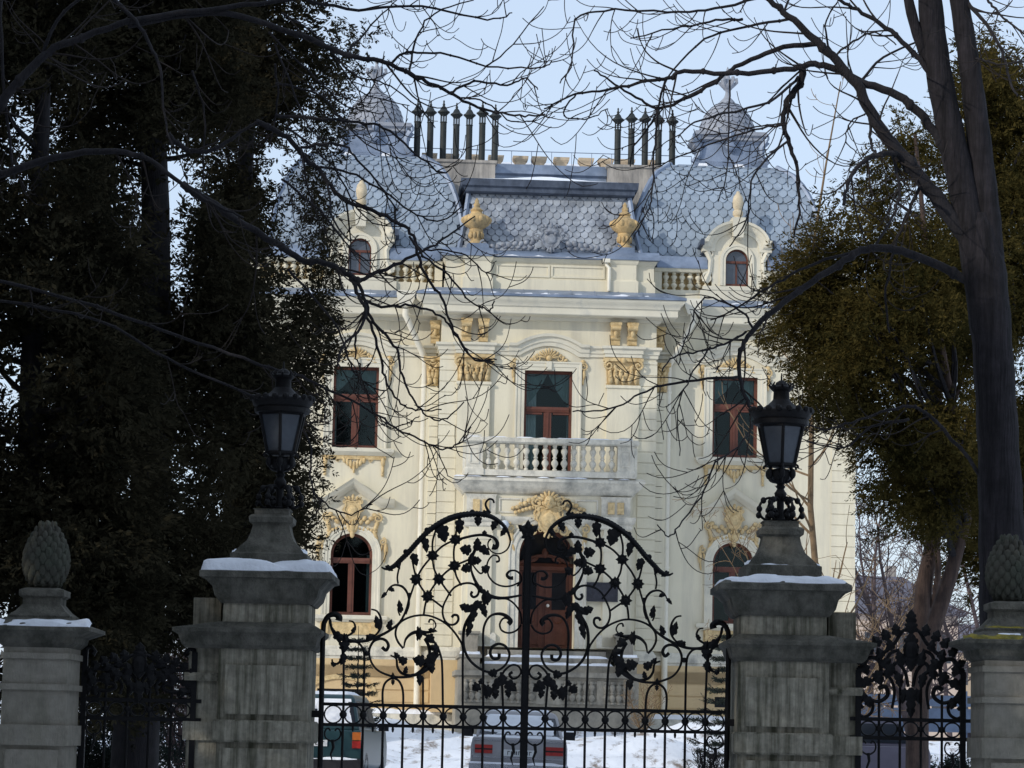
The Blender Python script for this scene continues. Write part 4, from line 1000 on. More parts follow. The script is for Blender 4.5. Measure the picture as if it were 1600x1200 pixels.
# traced leaf of the gate (photo pixels of the left leaf)
RAIL = [(596, 886), (603, 889), (615, 885), (626, 875), (640, 861), (655, 844), (673, 827), (696, 813), (720, 805), (745, 803), (764, 806), (779, 814), (790, 825), (796, 838), (797, 848), (792, 859), (781, 865), (770, 863), (763, 855), (763, 847), (767, 842)]
RAILW = [1.6, 3, 4.5, 5, 5.2, 5.2, 5.6, 6, 6, 5.6, 4.6, 4, 3.4, 2.6, 2, 1.8, 1.7, 1.6, 1.6, 1.8, 2.4]
SCR = [  # (points, half width px start, mid, end)
 ([(719, 842), (740, 837), (757, 836), (771, 840), (777, 848), (775, 855), (769, 854)], 2.2, 2.6, 5.0),
 ([(766, 802), (760, 793), (759, 786), (764, 780), (770, 781), (772, 786)], 2.4, 1.8, 1.8),
 ([(500, 1200), (503, 1060), (505, 985), (508, 970), (514, 962), (523, 960), (530, 964), (529, 970)], 4.6, 4.2, 6.0),
 ([(640, 926), (638, 940), (633, 957), (624, 973), (609, 985), (592, 994), (573, 1001), (555, 1002), (538, 998), (525, 989), (517, 978), (515, 966)], 1.6, 2.6, 2.0),
 ([(603, 928), (608, 919), (617, 914), (629, 917), (637, 928), (639, 944), (634, 960)], 1.0, 2.2, 1.6),
 ([(516, 968), (518, 981), (524, 994), (532, 1005), (536, 1018), (534, 1030), (527, 1037), (520, 1036), (519, 1030)], 2, 2.8, 1.4),
 ([(545, 970), (552, 972), (555, 981), (549, 990), (536, 995), (526, 990)], 1.2, 2.2, 1.6),
 ([(580, 952), (589, 955), (595, 966), (595, 980), (587, 992), (572, 1000)], 1.4, 2.2, 1.4),
 ([(597, 1011), (603, 1016), (607, 1009), (603, 1001), (594, 998), (584, 1002), (578, 1012), (577, 1023), (581, 1036), (590, 1047), (604, 1054), (620, 1058), (640, 1057), (655, 1050), (666, 1038), (671, 1024), (670, 1010), (664, 998)], 3.0, 1.8, 3.0),
 ([(630, 1013), (622, 1003), (618, 991), (621, 978), (632, 968), (650, 962), (670, 962), (690, 970), (705, 982), (717, 998), (723, 1012), (723, 1040), (723, 1106)], 2.0, 1.8, 2.0),
 ([(631, 1012), (634, 999), (643, 990), (655, 987), (668, 988), (680, 985)], 1.2, 3.2, 2.2),
 ([(676, 985), (681, 978), (678, 970), (672, 968), (670, 973)], 1.2, 1.4, 1.8),
 ([(655, 988), (670, 995), (682, 1008), (689, 1026), (691, 1045), (692, 1105)], 2.4, 2.0, 2.0),
 ([(598, 1100), (598, 1080), (602, 1067), (612, 1060), (622, 1063), (628, 1073), (630, 1086), (630, 1104)], 2, 2, 2),
 ([(537, 1098), (537, 1050), (537, 1016)], 2, 2, 2),
 ([(541, 1004), (556, 1003), (565, 1010), (569, 1023), (569, 1060), (568, 1100)], 2, 2, 2),
 ([(661, 1058), (661, 1080), (661, 1104)], 1.8, 1.8, 1.8),
 ([(706, 965), (709, 961), (715, 962), (716, 969), (711, 975), (703, 976), (696, 971), (692, 961), (692, 950), (696, 939), (706, 922), (717, 914), (731, 911), (742, 914), (748, 922), (746, 930), (740, 933), (736, 929), (738, 924)], 2.4, 1.7, 2.4),
 ([(736, 890), (740, 902), (746, 914), (753, 923), (763, 930), (776, 934), (791, 934), (815, 930)], 1.8, 4.0, 1.8),
 ([(750, 846), (742, 860), (736, 875), (736, 890)], 2.5, 3.0, 2.0),
 ([(737, 880), (745, 891), (752, 896), (760, 889), (764, 901), (773, 911), (786, 916), (800, 915), (815, 908)], 1.5, 1.6, 1.6),
 ([(760, 887), (763, 876), (770, 868), (778, 869), (780, 876), (775, 878)], 1.5, 1.5, 2.0),
 ([(802, 903), (796, 903), (792, 898), (797, 892), (806, 892), (813, 898), (814, 908), (808, 916)], 3.4, 1.7, 1.7),
 ([(777, 936), (792, 936), (804, 944), (813, 958), (815, 975)], 1.6, 1.6, 1.6),
 ([(755, 1106), (755, 1020), (755, 988), (759, 972), (767, 962), (779, 959), (790, 962), (798, 970), (794, 975)], 2.2, 2.0, 4.6),
 ([(798, 968), (787, 966), (781, 975), (784, 985), (795, 989), (807, 985), (814, 976)], 1.7, 1.7, 1.7),
 ([(745, 950), (735, 962), (727, 976), (724, 992), (725, 1012), (733, 1030), (747, 1043), (763, 1050), (779, 1047), (791, 1037), (796, 1022), (790, 1010), (779, 1006), (769, 1011), (766, 1021), (771, 1029), (779, 1028), (780, 1021)], 3.0, 2.0, 3.0),
 ([(784, 1055), (790, 1046), (800, 1039), (810, 1041), (814, 1050), (809, 1058), (801, 1060), (796, 1054), (801, 1050)], 2.0, 1.7, 2.6),
 ([(783, 1050), (785, 1080), (786, 1107)], 2.5, 2.0, 2.0),
 ([(626, 878), (621, 900), (622, 912)], 1.6, 1.6, 1.6),
 ([(610, 1024), (619, 1029), (621, 1042), (628, 1052), (642, 1056)], 1.4, 2.2, 2.6), ([(645, 1028), (660, 1038), (674, 1034), (686, 1022)], 1.6, 2.8, 2.0), ([(640, 1056), (656, 1052), (672, 1040), (682, 1020), (680, 1004)], 2.4, 4.4, 2.4), ([(625, 962), (622, 952), (627, 944)], 1.4, 1.4, 1.4),
 ([(643, 866), (646, 885), (650, 902)], 1.7, 1.7, 1.7), ([(681, 828), (676, 846), (676, 866)], 1.8, 1.8, 1.8), ([(717, 816), (713, 830), (712, 842)], 1.8, 1.8, 1.8),
 ([(650, 905), (661, 886), (676, 868)], 1.8, 1.8, 1.8), ([(676, 868), (692, 853), (712, 843)], 1.8, 1.8, 1.8), ([(676, 868), (678, 888), (686, 905)], 1.8, 1.8, 1.8),
 ([(686, 905), (697, 894), (710, 884)], 1.8, 1.8, 1.8), ([(712, 843), (709, 862), (710, 884)], 1.8, 1.8, 1.8), ([(710, 884), (724, 878), (736, 873)], 1.8, 1.8, 1.8),
 ([(650, 905), (659, 919), (668, 932)], 1.8, 1.8, 1.8), ([(686, 905), (676, 918), (668, 932)], 1.8, 1.8, 1.8), ([(668, 932), (680, 940), (693, 950)], 1.8, 1.8, 1.8),
 ([(686, 905), (695, 918), (705, 931)], 1.8, 1.8, 1.8), ([(710, 884), (713, 900), (721, 915)], 1.8, 1.8, 1.8), ([(668, 932), (664, 947), (662, 962)], 1.8, 1.8, 1.8),
 ([(650, 905), (645, 920), (639, 938)], 1.7, 1.7, 1.7),
]
STARS = [(650, 905), (676, 868), (712, 843), (686, 905), (710, 884), (668, 932)]
LEAVES = [  # x, y, w, h, angle deg (0 = tip up), px
 (648, 874, 15, 20, 160), (665, 851, 14, 24, 170), (692, 833, 24, 28, 165), (718, 822, 17, 24, 180), (747, 814, 14, 16, 180), (772, 821, 13, 16, 200), (787, 831, 11, 16, 215), (759, 803, 14, 12, 90),
 (608, 888, 10, 14, 120), (622, 884, 8, 12, 150),
 (728, 859, 20, 18, 280), (746, 851, 16, 20, 0), (757, 860, 16, 20, 130), (745, 876, 16, 14, 90), (728, 888, 18, 15, 250), (759, 889, 15, 14, 60), (736, 875, 12, 20, 0), (757, 833, 10, 8, 0),
 (760, 934, 30, 16, 90), (741, 948, 15, 30, 235), (726, 949, 16, 16, 290), (738, 964, 14, 26, 205), (733, 983, 12, 24, 195), (756, 954, 13, 22, 160), (752, 922, 10, 18, 140),
 (590, 973, 13, 22, 345), (578, 995, 12, 14, 60), (600, 930, 7, 12, 220), (612, 921, 9, 10, 120), (625, 948, 11, 20, 350), (609, 976, 11, 16, 20), (553, 984, 8, 12, 30),
 (530, 995, 16, 22, 120), (540, 998, 20, 10, 90), (538, 1010, 20, 18, 180), (536, 1030, 14, 18, 200), (521, 1038, 9, 9, 300),
 (655, 990, 26, 11, 90), (672, 998, 18, 16, 140), (679, 1013, 14, 16, 300), (673, 1030, 20, 24, 20), (655, 1032, 22, 18, 280), (674, 1043, 15, 18, 170), (629, 1032, 16, 16, 300), (620, 1024, 9, 12, 320), (634, 1047, 9, 12, 10), (656, 1062, 12, 18, 180), (676, 985, 8, 14, 100), (614, 1057, 7, 12, 0), (614, 1066, 7, 9, 180),
 (770, 1052, 16, 14, 260), (744, 1074, 18, 14, 230), (762, 1080, 26, 16, 80), (776, 1070, 16, 24, 210), (774, 1084, 14, 16, 180), (798, 1072, 20, 22, 130), (794, 1083, 12, 14, 170), (785, 1062, 20, 18, 0), (752, 1064, 9, 12, 30),
]
KNOBS = [(634, 862), (667, 828), (702, 809), (738, 800), (573, 1021)]
# the photo is rolled: undo it by projecting on the gate plane
def build_leaf(sgn, label):
    hx, _ = G(504, 1150); mx, _ = G(818.5, 1150); w = mx-hx
    xh = hx if sgn > 0 else 2*mx-hx
    root = thing('gate_leaf', label, 'gate', (xh, GY, 0), 0, 'leaves of the wrought iron gate')
    def X(px, py):
        x, z = G(px, py); return (sgn*(x-hx), z)
    y0 = .0 if sgn > 0 else .004
    m = MB()
    pts = [X(*p) for p in RAIL]
    k = 5; path = cr(pts, k); ww = []
    for i in range(len(path)): t = i/k; a = int(min(t, len(RAILW)-1)); b = min(a+1, len(RAILW)-1); ww.append(lerp(RAILW[a], RAILW[b], t-a)*KG)
    # thick flat top rail: plate with front bead
    m.tube([(x, y0, z) for x, z in path], [q*.78 for q in ww], 6); m.tube([(x, y0-.025, z) for x, z in path], [q*.6 for q in ww], 6)
    for i in range(6, 66):
        a = path[i]
        if ww[i] > 3.2*KG: m.ell((a[0], y0, a[1]-.0), (ww[i]*.9, .02, ww[i]*.9), 6, 4)
    for p in KNOBS: x, z = X(*p); m.ell((x, y0, z), (.024, .022, .024), 8, 5)
    m.build('top_rail', M_iron, root, 60)
    for pts, a, b, c in SCR:
        m = MB(); q = cr([X(*p) for p in pts], 6); n = len(q)-1
        rr = []
        for i in range(n+1):
            t = i/n; rr.append((lerp(a, b, t*2) if t < .5 else lerp(b, c, t*2-1))*KG*1.02)
        m.tube([(x, y0, z) for x, z in q], rr, 6); e = q[-1]
        m.build('scroll', M_iron, root, 60)
    for x, y in STARS:
        m = MB(); q = X(x, y); star(m, q[0], q[1], 10.6*KG, y0); m.build('star_rosette', M_iron, root, 40)
    for x, y, lw, lh, an in LEAVES:
        m = MB(); q = X(x, y); ileaf(m, q[0], q[1], lw*KG*.88, lh*KG*1.02, sgn*RAD(an), y0-.01); m.build('iron_leaf', M_iron, root, 30)
    # rails, rings, bars in the leaf's own straight frame
    zt = (X(505, 1097)[1]+X(815, 1109)[1])/2; zb = (X(505, 1129)[1]+X(815, 1141)[1])/2
    zm = (zt+zb)/2; s = lambda v: sgn*v
    m = MB()
    for z in (zt, zb, .35): a, b = sorted((s(.0), s(w-.03))); m.box(a, b, y0-.016, y0+.016, z-.014, z+.014)
    a, b = sorted((s(-.10), s(0))); m.box(a, b, -.02, .02, zm-.03, zm+.03)
    m.split('rail', M_iron, root, 0, .01)
    pitch = w/10.05
    m = MB()
    for i in range(10):
        c = (i+.5)*pitch; R = (zt-zb)/2-.012
        m.tube([(s(c)+R*cos(2*pi*k/20), y0, zm+R*sin(2*pi*k/20)) for k in range(21)], .0075, 5)
        if i > 0: m.ell((s(i*pitch), y0, zm), (.034, .03, .034), 8, 5)
        if 1 <= i < 9: m.ell((s(c), y0, zb-.03), (.012, .012, .03), 6, 4)
    m.build('ring_band', M_iron, root, 60)
    for i in range(1, 10):
        m = MB(); m.tube([(s(i*pitch), y0, .2), (s(i*pitch), y0, zt)], .0125, 6); m.build('bar', M_iron, root, 60)
    for i in (0, 9):
        m = MB(); c = (i+.5)*pitch
        for k in (-1, 1):
            m.tube([(s(c)+x, y0, zb+z) for x, z in cr([(k*.02, -.055), (k*.035, -.035), (k*.055, -.04), (k*.07, -.075), (k*.055, -.12), (0, -.15)], 4)], .008, 5)
        m.tube([(s(c), y0, zb-.13), (s(c)+.01, y0, zb-.2), (s(c)-.012, y0, zb-.26), (s(c)+.004, y0, zb-.32)], [.016, .014, .01, .004], 5)
        m.build('drop_scroll', M_iron, root, 60)
    if sgn > 0:
        m = MB(); xs, zs = X(818.5, 832); m.box(w-.032, w+.034, -.035, .035, .05, zs)
        m.box(w-.02, w+.02, -.05, -.034, .05, zs-.02); m.build('meeting_stile', M_iron, root, 0)
        m = MB()
        for dx, dz, a, hh in ((-.06, .03, -50, .14), (.06, .03, 50, .14), (0, .05, 0, .16), (-.03, -.04, -120, .1), (.03, -.04, 120, .1)): ileaf(m, w+dx*.7, zs+dz*.8, hh*.5, hh*.8, RAD(a), -.03)
        m.build('stile_crest', M_iron, root, 30)
    return root
build_leaf(1, 'iron gate leaf carrying the thick meeting bar, hinged on the pillar with the snowiest cap')
build_leaf(-1, 'wrought iron gate leaf without meeting bar, hinged on the green streaked pillar')

def pillar_lamp(cxp, sgn, name_label):
    """gate pillar with side pilaster towards the fence (sgn=+1: pilaster right)"""
    pass

def gate_pillar(px, ytop, sgn, label, snowf, mats):
    x, z0 = G(px, ytop)   # centre and height of the top of the cap
    Y0 = GY+.05
    root = thing('gate_pillar', label, 'gate pillar', (x, Y0, 0), 0, 'lamp pillars of the gate')
    k = KG; ms, mc = mats
    hs = .39; D = .45
    zc = z0-.03
    m = MB()
    # shaft: recessed panels, bands
    m.stack([(-hs-.06, hs+.06, -D-.06, D+.06, -.2), (-hs-.06, hs+.06, -D-.06, D+.06, .5), (-hs, hs, -D, D, .56), (-hs, hs, -D, D, zc-.66)])
    zb = zc-1.36
    m.stack([(-hs-.02, hs+.02, -D-.03, D+.03, zb-.10), (-hs-.035, hs+.035, -D-.045, D+.045, zb-.08), (-hs-.035, hs+.035, -D-.045, D+.045, zb+.07), (-hs-.02, hs+.02, -D-.03, D+.03, zb+.09)])
    m.box(-hs+.06, hs-.06, -D-.035, -D, zb+.14, zc-.80); m.box(-hs+.06, hs-.06, -D-.035, -D, .6, zb-.15)
    # pilaster towards the fence
    a, b = (hs, hs+.27) if sgn > 0 else (-hs-.27, -hs)
    m.stack([(a, b, -D+.10, D-.1, -.2), (a, b, -D+.10, D-.1, zc-.64)])
    a2, b2 = (a-.02, b+.03) if sgn > 0 else (a-.03, b+.02)
    m.stack([(a2, b2, -D+.07, D-.07, zb-.09), (a2, b2, -D+.07, D-.07, zb+.07)]); m.stack([(a2, b2, -D+.06, D-.06, zb+.42), (a2, b2, -D+.04, D-.06, zb+.46), (a2, b2, -D+.07, D-.06, zb+.49)])
    m.stack([((a+b)/2-.12, (a+b)/2+.12, -D+.2, D-.2, zc-.46), ((a+b)/2-.12, (a+b)/2+.12, -D+.2, D-.2, zc-.22)])
    m.build('shaft', ms, root, 0)
    m = MB()
    m.stack([(-hs-.02+(0 if sgn > 0 else -.27), hs+.02+(.27 if sgn > 0 else 0), -D-.02, D+.02, zc-.66), (-hs-.05+(0 if sgn > 0 else -.27), hs+.05+(.27 if sgn > 0 else 0), -D-.05, D+.05, zc-.63), (-hs-.07+(0 if sgn > 0 else -.28), hs+.07+(.28 if sgn > 0 else 0), -D-.07, D+.07, zc-.55), (-hs-.10+(0 if sgn > 0 else -.3), hs+.10+(.3 if sgn > 0 else 0), -D-.10, D+.10, zc-.52), (-hs-.10+(0 if sgn > 0 else -.3), hs+.10+(.3 if sgn > 0 else 0), -D-.10, D+.10, zc-.49), (-hs, hs, -D, D, zc-.43)])
    m.build('lower_cornice', mc, root, 30)
    m = MB(); m.stack([(-hs+.02, hs-.02, -D+.02, D-.02, zc-.45), (-hs+.02, hs-.02, -D+.02, D-.02, zc-.26)])
    m.build('neck', ms, root, 0)
    m = MB()
    hc = .57
    m.stack([(-hs-.0, hs+.0, -D, D, zc-.27), (-hs-.05, hs+.05, -D-.05, D+.05, zc-.21), (-hs-.07, hs+.07, -D-.07, D+.07, zc-.13), (-hc+.04, hc-.04, -hc+.02, hc-.02, zc-.06), (-hc, hc, -hc, hc, zc-.05), (-hc, hc, -hc, hc, zc+.0), (-hc+.06, hc-.06, -hc+.06, hc-.06, zc+.035), (-.40, .40, -.42, .42, zc+.05)])
    m.build('cap', mc, root, 30)
    m = MB()
    prof = [(.335, zc+.05), (.335, zc+.17), (.30, zc+.185), (.29, zc+.20), (.26, zc+.235), (.205, zc+.29), (.175, zc+.36), (.16, zc+.43), (.165, zc+.44), (.19, zc+.455), (.195, zc+.50), (.175, zc+.52), (.15, zc+.525), (.15, zc+.56), (.165, zc+.575)]
    m.sq([(a, b) for a, b in prof]); m.build('lamp_pedestal', mc, root, 30)
    m = MB()   # uneven snow lying on the cap ledges
    def capz(x, y):
        d = max(abs(x), abs(y))
        return zc+min(.035, max(0, (hc-d)/.06*.035)) if d > .51 else zc+.035+(.51-d)*.14
    snow_sheet(m, -hc+.005, hc-.005, -hc+.005, hc-.005, capz, .07*snowf, px*.013, -.75*snowf+.28, 44, 44, .045)
    snow_sheet(m, -.33, .33, -.33, -.19, lambda x, y: zc+.17+max(0, (-.30-y)*-.5)*0+max(0, y+.30)*.45, .02, px*.03, -.18*snowf, 24, 6, .1)
    a = (hs+.06) if sgn > 0 else -hs-.30; snow_sheet(m, a, a+.22, -D-.09, -D+.2, lambda x, y: zc-.49, .03, px*.02, -.1, 10, 10, .15)
    m.build('cap_snow', M_snow, root, 60)
    return root, x, Y0, zc+.575
RL = gate_pillar(423, 893, -1, 'grey sandstone gate pillar with thick snow on its cap, leaf of dark conifers behind it'.replace('leaf of ', ''), .97, (M_pillar, M_cap))
RR = gate_pillar(1219, 912, 1, 'green streaked sandstone gate pillar with thin snow on its cap, in front of the bare bush', .6, (M_pillar, M_cap))

def gate_lamp(x, Y, z, label):
    root = thing('gate_lamp', label, 'street lamp', (x, Y, z), 0, 'lanterns on the gate pillars'); root.scale = (1, 1, .945)
    m = MB()
    m.lathe([(.10, 0), (.10, .02), (.04, .03), (.032, .10), (.032, .22), (.05, .24), (.055, .27), (.04, .29), (.03, .31), (.045, .33), (.03, .35), (.06, .38)], 0, 0, 10)
    m.build('stem', M_iron, root, 50)
    for k in range(6):
        a = 2*pi*k/6; c, s = cos(a), sin(a); m = MB()
        m.tube([(r*c, r*s, h) for r, h in cr([(.03, .20), (.09, .225), (.15, .20), (.185, .14), (.175, .06), (.13, .02), (.085, .04), (.07, .09), (.10, .115), (.125, .09)], 4)], .013, 6)
        for r, h in ((.15, .20), (.185, .12), (.19, .06), (.10, .06)): m.ell((r*c, r*s, h), (.028, .028, .032), 7, 5)
        m.build('base_scroll', M_iron, root, 60)
    m = MB(); m.lathe([(.05, .37), (.085, .40), (.10, .44), (.085, .49), (.05, .50)], 0, 0, 8)
    m.build('basket_cup', M_iron, root, 50)
    for k in range(6):
        a = 2*pi*k/6+pi/6; c, s = cos(a), sin(a); m = MB()
        m.tube([(r*c, r*s, h) for r, h in cr([(.04, .37), (.10, .39), (.125, .45), (.105, .50), (.115, .54), (.16, .525), (.165, .50)], 4)], .011, 5)
        m.ell((.115*c, .115*s, .45), (.03, .03, .05), 6, 5)
        m.build('basket_bracket', M_iron, root, 60)
    zb, zt, rb, rt = .535, .90, .135, .215
    def hexp(r, z, k): a = 2*pi*k/6+pi/6; return (r*cos(a), r*sin(a), z)
    m = MB()
    for k in range(6):
        m.tube([hexp(rb, zb, k), hexp(rt, zt, k)], .015, 5); m.tube([hexp(rb, zb, k), hexp(rb, zb, k+1)], .017, 5); m.tube([hexp(rt, zt, k), hexp(rt, zt, k+1)], .017, 5)
    m.lathe([(rb, zb-.02), (rb, zb+.01)], 0, 0, 6, pi/6)
    m.build('lantern_frame', M_iron, root, 0)
    for k in range(6):
        m = MB(); m.add([hexp(rb-.008, zb, k), hexp(rb-.008, zb, k+1), hexp(rt-.008, zt, k+1), hexp(rt-.008, zt, k)], [(0, 1, 2, 3)]); m.build('lantern_pane', M_lampg, root, 0)
    m = MB(); m.lathe([(.215, .895), (.245, .91), (.25, .95), (.24, .96), (.262, .985), (.275, 1.03), (.27, 1.04), (.18, 1.06), (.12, 1.10), (.09, 1.13), (.075, 1.15)], 0, 0, 12)
    for k in range(18): a = 2*pi*k/18; m.ell((.265*cos(a), .265*sin(a), 1.045), (.03, .03, .03), 6, 4)
    m.build('lantern_cornice', M_iron, root, 40)
    m = MB(); m.lathe([(.075, 1.14), (.07, 1.22), (.085, 1.235), (.10, 1.25), (.10, 1.265), (.06, 1.28), (.05, 1.31), (.02, 1.33)], 0, 0, 10)
    for k in range(8): a = 2*pi*k/8; m.tube([(.085*cos(a), .085*sin(a), 1.255), (.11*cos(a), .11*sin(a), 1.285), (.09*cos(a), .09*sin(a), 1.31)], [.014, .012, .005], 5)
    m.tube([(0, 0, 1.3), (0, 0, 1.40)], [.012, .005], 5)
    m.build('lantern_vent', M_iron, root, 50)
gate_lamp(RL[1]+.055, RL[2], RL[3], 'black six sided lantern half lost in dark conifer foliage, on the snowier gate pillar')
gate_lamp(RR[1], RR[2], RR[3], 'black six sided lantern standing clear against the cream wall, on the green streaked pillar')

def conef(t):
    t = min(1, max(0, t)); return (sin(pi*min(.5, .24+t*.8)) if t < .325 else cos(pi/2*((t-.325)/.70))**.85 if t < .99 else .05)
def outer_pillar(px, ytop, sgn, label, moss):
    Yo = 24.6
    p = P(px, ytop, Yo); x = p.x; z0 = p.z   # underside of cap snow
    root = thing('fence_pillar', label, 'fence pillar', (x, Yo, 0), 0, 'outer pillars with stone cones')
    k = Yo/F; hs = .24; D = .36; zc = z0
    hs = .235
    m = MB()
    zb = zc-.90
    hx = .27
    m.stack([(-hx-.06, hx+.06, -D-.05, D+.05, -.2), (-hx-.06, hx+.06, -D-.05, D+.05, .4), (-hx, hx, -D, D, .45), (-hx, hx, -D, D, zc-.16)])
    for z, q, hgt in ((zc-.50, .025, .05), (zb+.0, .03, .17), (zc-.24, .02, .05)):
        m.stack([(-hx-q, hx+q, -D-q, D+q, z-hgt/2), (-hx-q, hx+q, -D-q, D+q, z+hgt/2)])
    m.box(-hx-.02, hx-.05, -D-.03, -D, zc-.47, zb+.09) if False else None
    m.box(-hx+.05, hx-.05, -D-.025, -D, .5, zb-.12)
    m.build('shaft', M_pillO, root, 0)
    m = MB(); hc = .46
    m.stack([(-hx, hx, -D, D, zc-.17), (-hx-.05, hx+.05, -D-.05, D+.05, zc-.13), (-hx-.06, hx+.06, -D-.06, D+.06, zc-.08), (-hc+.03, hc-.03, -hc, hc, zc-.04), (-hc, hc, -hc-.03, hc+.03, zc-.03), (-hc, hc, -hc-.03, hc+.03, zc+.0), (-.30, .30, -.34, .34, zc+.055), (-.26, .26, -.28, .28, zc+.08), (-.26, .26, -.28, .28, zc+.10), (-.21, .21, -.21, .21, zc+.14), (-.16, .16, -.16, .16, zc+.20), (-.16, .16, -.16, .16, zc+.25), (-.19, .19, -.19, .19, zc+.27), (-.19, .19, -.19, .19, zc+.32), (-.14, .14, -.14, .14, zc+.34)])
    m.build('cap', M_cap, root, 30)
    m = MB(); z = zc+.34; H = .60; R = .175
    core = [(.10, z), (.15, z+.03)]+[(R*conef(t), z+.03+H*.92*t) for t in [i/14 for i in range(15)]]
    m.lathe(core, 0, 0, 16)
    for r in range(11):   # overlapping scales
        t = .02+.085*r; rr = R*conef(t); n = 12 if r < 8 else 8
        for i in range(n):
            a = 2*pi*(i+.5*(r % 2))/n; m.ell((rr*cos(a)*.97, rr*sin(a)*.97, z+.05+H*.9*t), (.042*max(.35, rr/R), .042*max(.35, rr/R), .06), 6, 4)
    m.build('stone_cone', M_pine, root, 50)
    m = MB()
    oz = lambda x, y: zc+min(.055, max(0, (hc+.03+y)/.15*.055)) if y < -.2 else zc+.055
    snow_sheet(m, -hc+.005, hc-.005, -hc-.03, -.29, oz, .02 if moss else .035, px*.011, .0 if moss else -.45, 40, 12, .05)
    snow_sheet(m, -.26, .26, -.28, -.20, lambda x, y: zc+.10+(y+.28)*.3, .014, px*.017, .0, 24, 5, .1)
    m.build('cap_moss' if moss else 'cap_snow', M_moss if moss else M_snow, root, 60)
    if moss:
        m = MB(); snow_sheet(m, -.16, .04, -hc-.01, -.30, oz, .03, 3.1, -.12, 26, 16, .35); m.build('cap_snow', M_snow, root, 60)
    return root
outer_pillar(68, 982, -1, 'pale stone fence pillar with snow dusted cap and grey cone, below the dark conifers', False)
outer_pillar(1577, 1003, 1, 'pale stone fence pillar with yellow moss on its cap and a mossy cone', True)

def fence_panel(px0, px1, pyr, label, cs):
    Yf = 25.0
    a = P(px0, pyr, Yf); b = P(px1, pyr, Yf); w = b.x-a.x; zr = a.z
    root = thing('iron_fence_panel', label, 'fence panel', (a.x+w/2, Yf, 0), 0, 'ornate fence panels beside the gate')
    h = w/2; zb = zr-.16
    for s in (-1, 1):
        m = MB(); m.box(s*(h-.02)-.024, s*(h-.02)+.024, -.024, .024, -.1, zr+.42)
        m.tube([(s*(h-.02), 0, zr+.40), (s*(h-.03), 0, zr+.44), (s*(h-.07), 0, zr+.45), (s*(h-.10), 0, zr+.41), (s*(h-.08), 0, zr+.39)], [.024, .024, .022, .024, .034], 6)
        m.build('post', M_iron, root, 50)
    m = MB()
    for z in (zr, zb, .35): m.box(-h-.05, h+.05, -.015, .015, z-.016, z+.016)
    m.split('rail', M_iron, root, 0, .01)
    m = MB(); n = 5; p = (w-.04)/n; zm = (zr+zb)/2
    for i in range(n):
        c = -h+.02+(i+.5)*p; m.tube([(c+.068*cos(2*pi*k/18), 0, zm+.062*sin(2*pi*k/18)) for k in range(19)], .008, 5)
        if i: m.ell((c-p/2, 0, zm), (.03, .03, .03), 8, 5)
    m.build('ring_band', M_iron, root, 60)
    for i in range(1, n):
        m = MB(); x = -h+.02+i*p; m.tube([(x, 0, -.1), (x, 0, zr+(.22 if i in (1, 4) else .3 if i in (2, 3) else .2))], .0125, 6); m.build('bar', M_iron, root, 60)
    for i in (0, 4):
        m = MB(); c = -h+.02+(i+.5)*p
        for k in (-1, 1): m.tube([(c+x, 0, zb+z) for x, z in cr([(k*.02, -.05), (k*.035, -.03), (k*.055, -.04), (k*.065, -.08), (k*.05, -.12), (0, -.15)], 4)], .008, 5)
        m.tube([(c, 0, zb-.13), (c+.01, 0, zb-.2), (c-.012, 0, zb-.26), (c, 0, zb-.31)], [.016, .013, .01, .004], 5); m.build('drop_scroll', M_iron, root, 60)
    for s in (-1, 1):
        for pts, r0, r1 in (([(.47, .42), (.44, .30), (.38, .20), (.28, .16), (.20, .22), (.22, .30), (.28, .28)], .012, .02),
                            ([(.46, .05), (.40, .02), (.34, .06), (.33, .14), (.40, .18), (.44, .14), (.41, .10)], .012, .016),
                            ([(.46, .40), (.40, .34), (.32, .36), (.26, .44), (.28, .54), (.36, .56), (.40, .50), (.36, .46)], .014, .02),
                            ([(.30, .56), (.22, .62), (.14, .70), (.08, .80), (.03, .84)], .018, .014),
                            ([(.16, .10), (.14, .26), (.18, .38), (.26, .42)], .012, .014),
                            ([(.02, .30), (.05, .44), (.12, .52), (.16, .46), (.12, .42)], .014, .018),
                            ([(.10, .64), (.18, .60), (.20, .52), (.14, .48)], .014, .016)):
            m = MB(); q = cr([(s*x*w/.95, z*.94*cs) for x, z in pts], 5); k = len(q)-1
            m.tube([(x, 0, zr+z) for x, z in q], [lerp(r0, r1, i/k)*1.15 for i in range(k+1)], 6); m.build('scroll', M_iron, root, 60)
        for x, z, a, lw, lh in ((.40, .33, 120, .14, .2), (.43, .52, 60, .12, .16), (.37, .63, 45, .12, .16), (.30, .71, 35, .13, .16), (.22, .77, 20, .13, .16), (.13, .82, 10, .13, .16), (.27, .60, 20, .12, .15), (.18, .68, 10, .12, .15), (.28, .38, 200, .15, .2), (.19, .44, 160, .14, .2), (.10, .36, 190, .12, .2), (.42, .46, 90, .12, .14), (.09, .56, 20, .14, .2), (.37, .16, 200, .12, .16), (.22, .52, 300, .13, .16), (.42, .22, 30, .1, .14), (.06, .22, 170, .1, .2)):
            m = MB(); ileaf(m, s*x*w/.95, zr+z*.94*cs, lw*.66, lh*.68*min(1, cs+.3), s*RAD(a), -.015*rnd.random()); m.build('iron_leaf', M_iron, root, 30)
    m = MB()
    for z, lw, lh, a in ((.88, .14, .16, 0), (.80, .18, .16, 0), (.66, .2, .22, 0), (.50, .16, .2, 180), (.20, .16, .2, 180), (.10, .12, .2, 180)): ileaf(m, 0, zr+z*cs, lw*.7, lh*.8*min(1, cs+.3), RAD(a), -.02)
    m.ell((0, -.02, zr+.6*cs), (.07, .05, .09), 8, 6); m.build('crest_leaf', M_iron, root, 30)
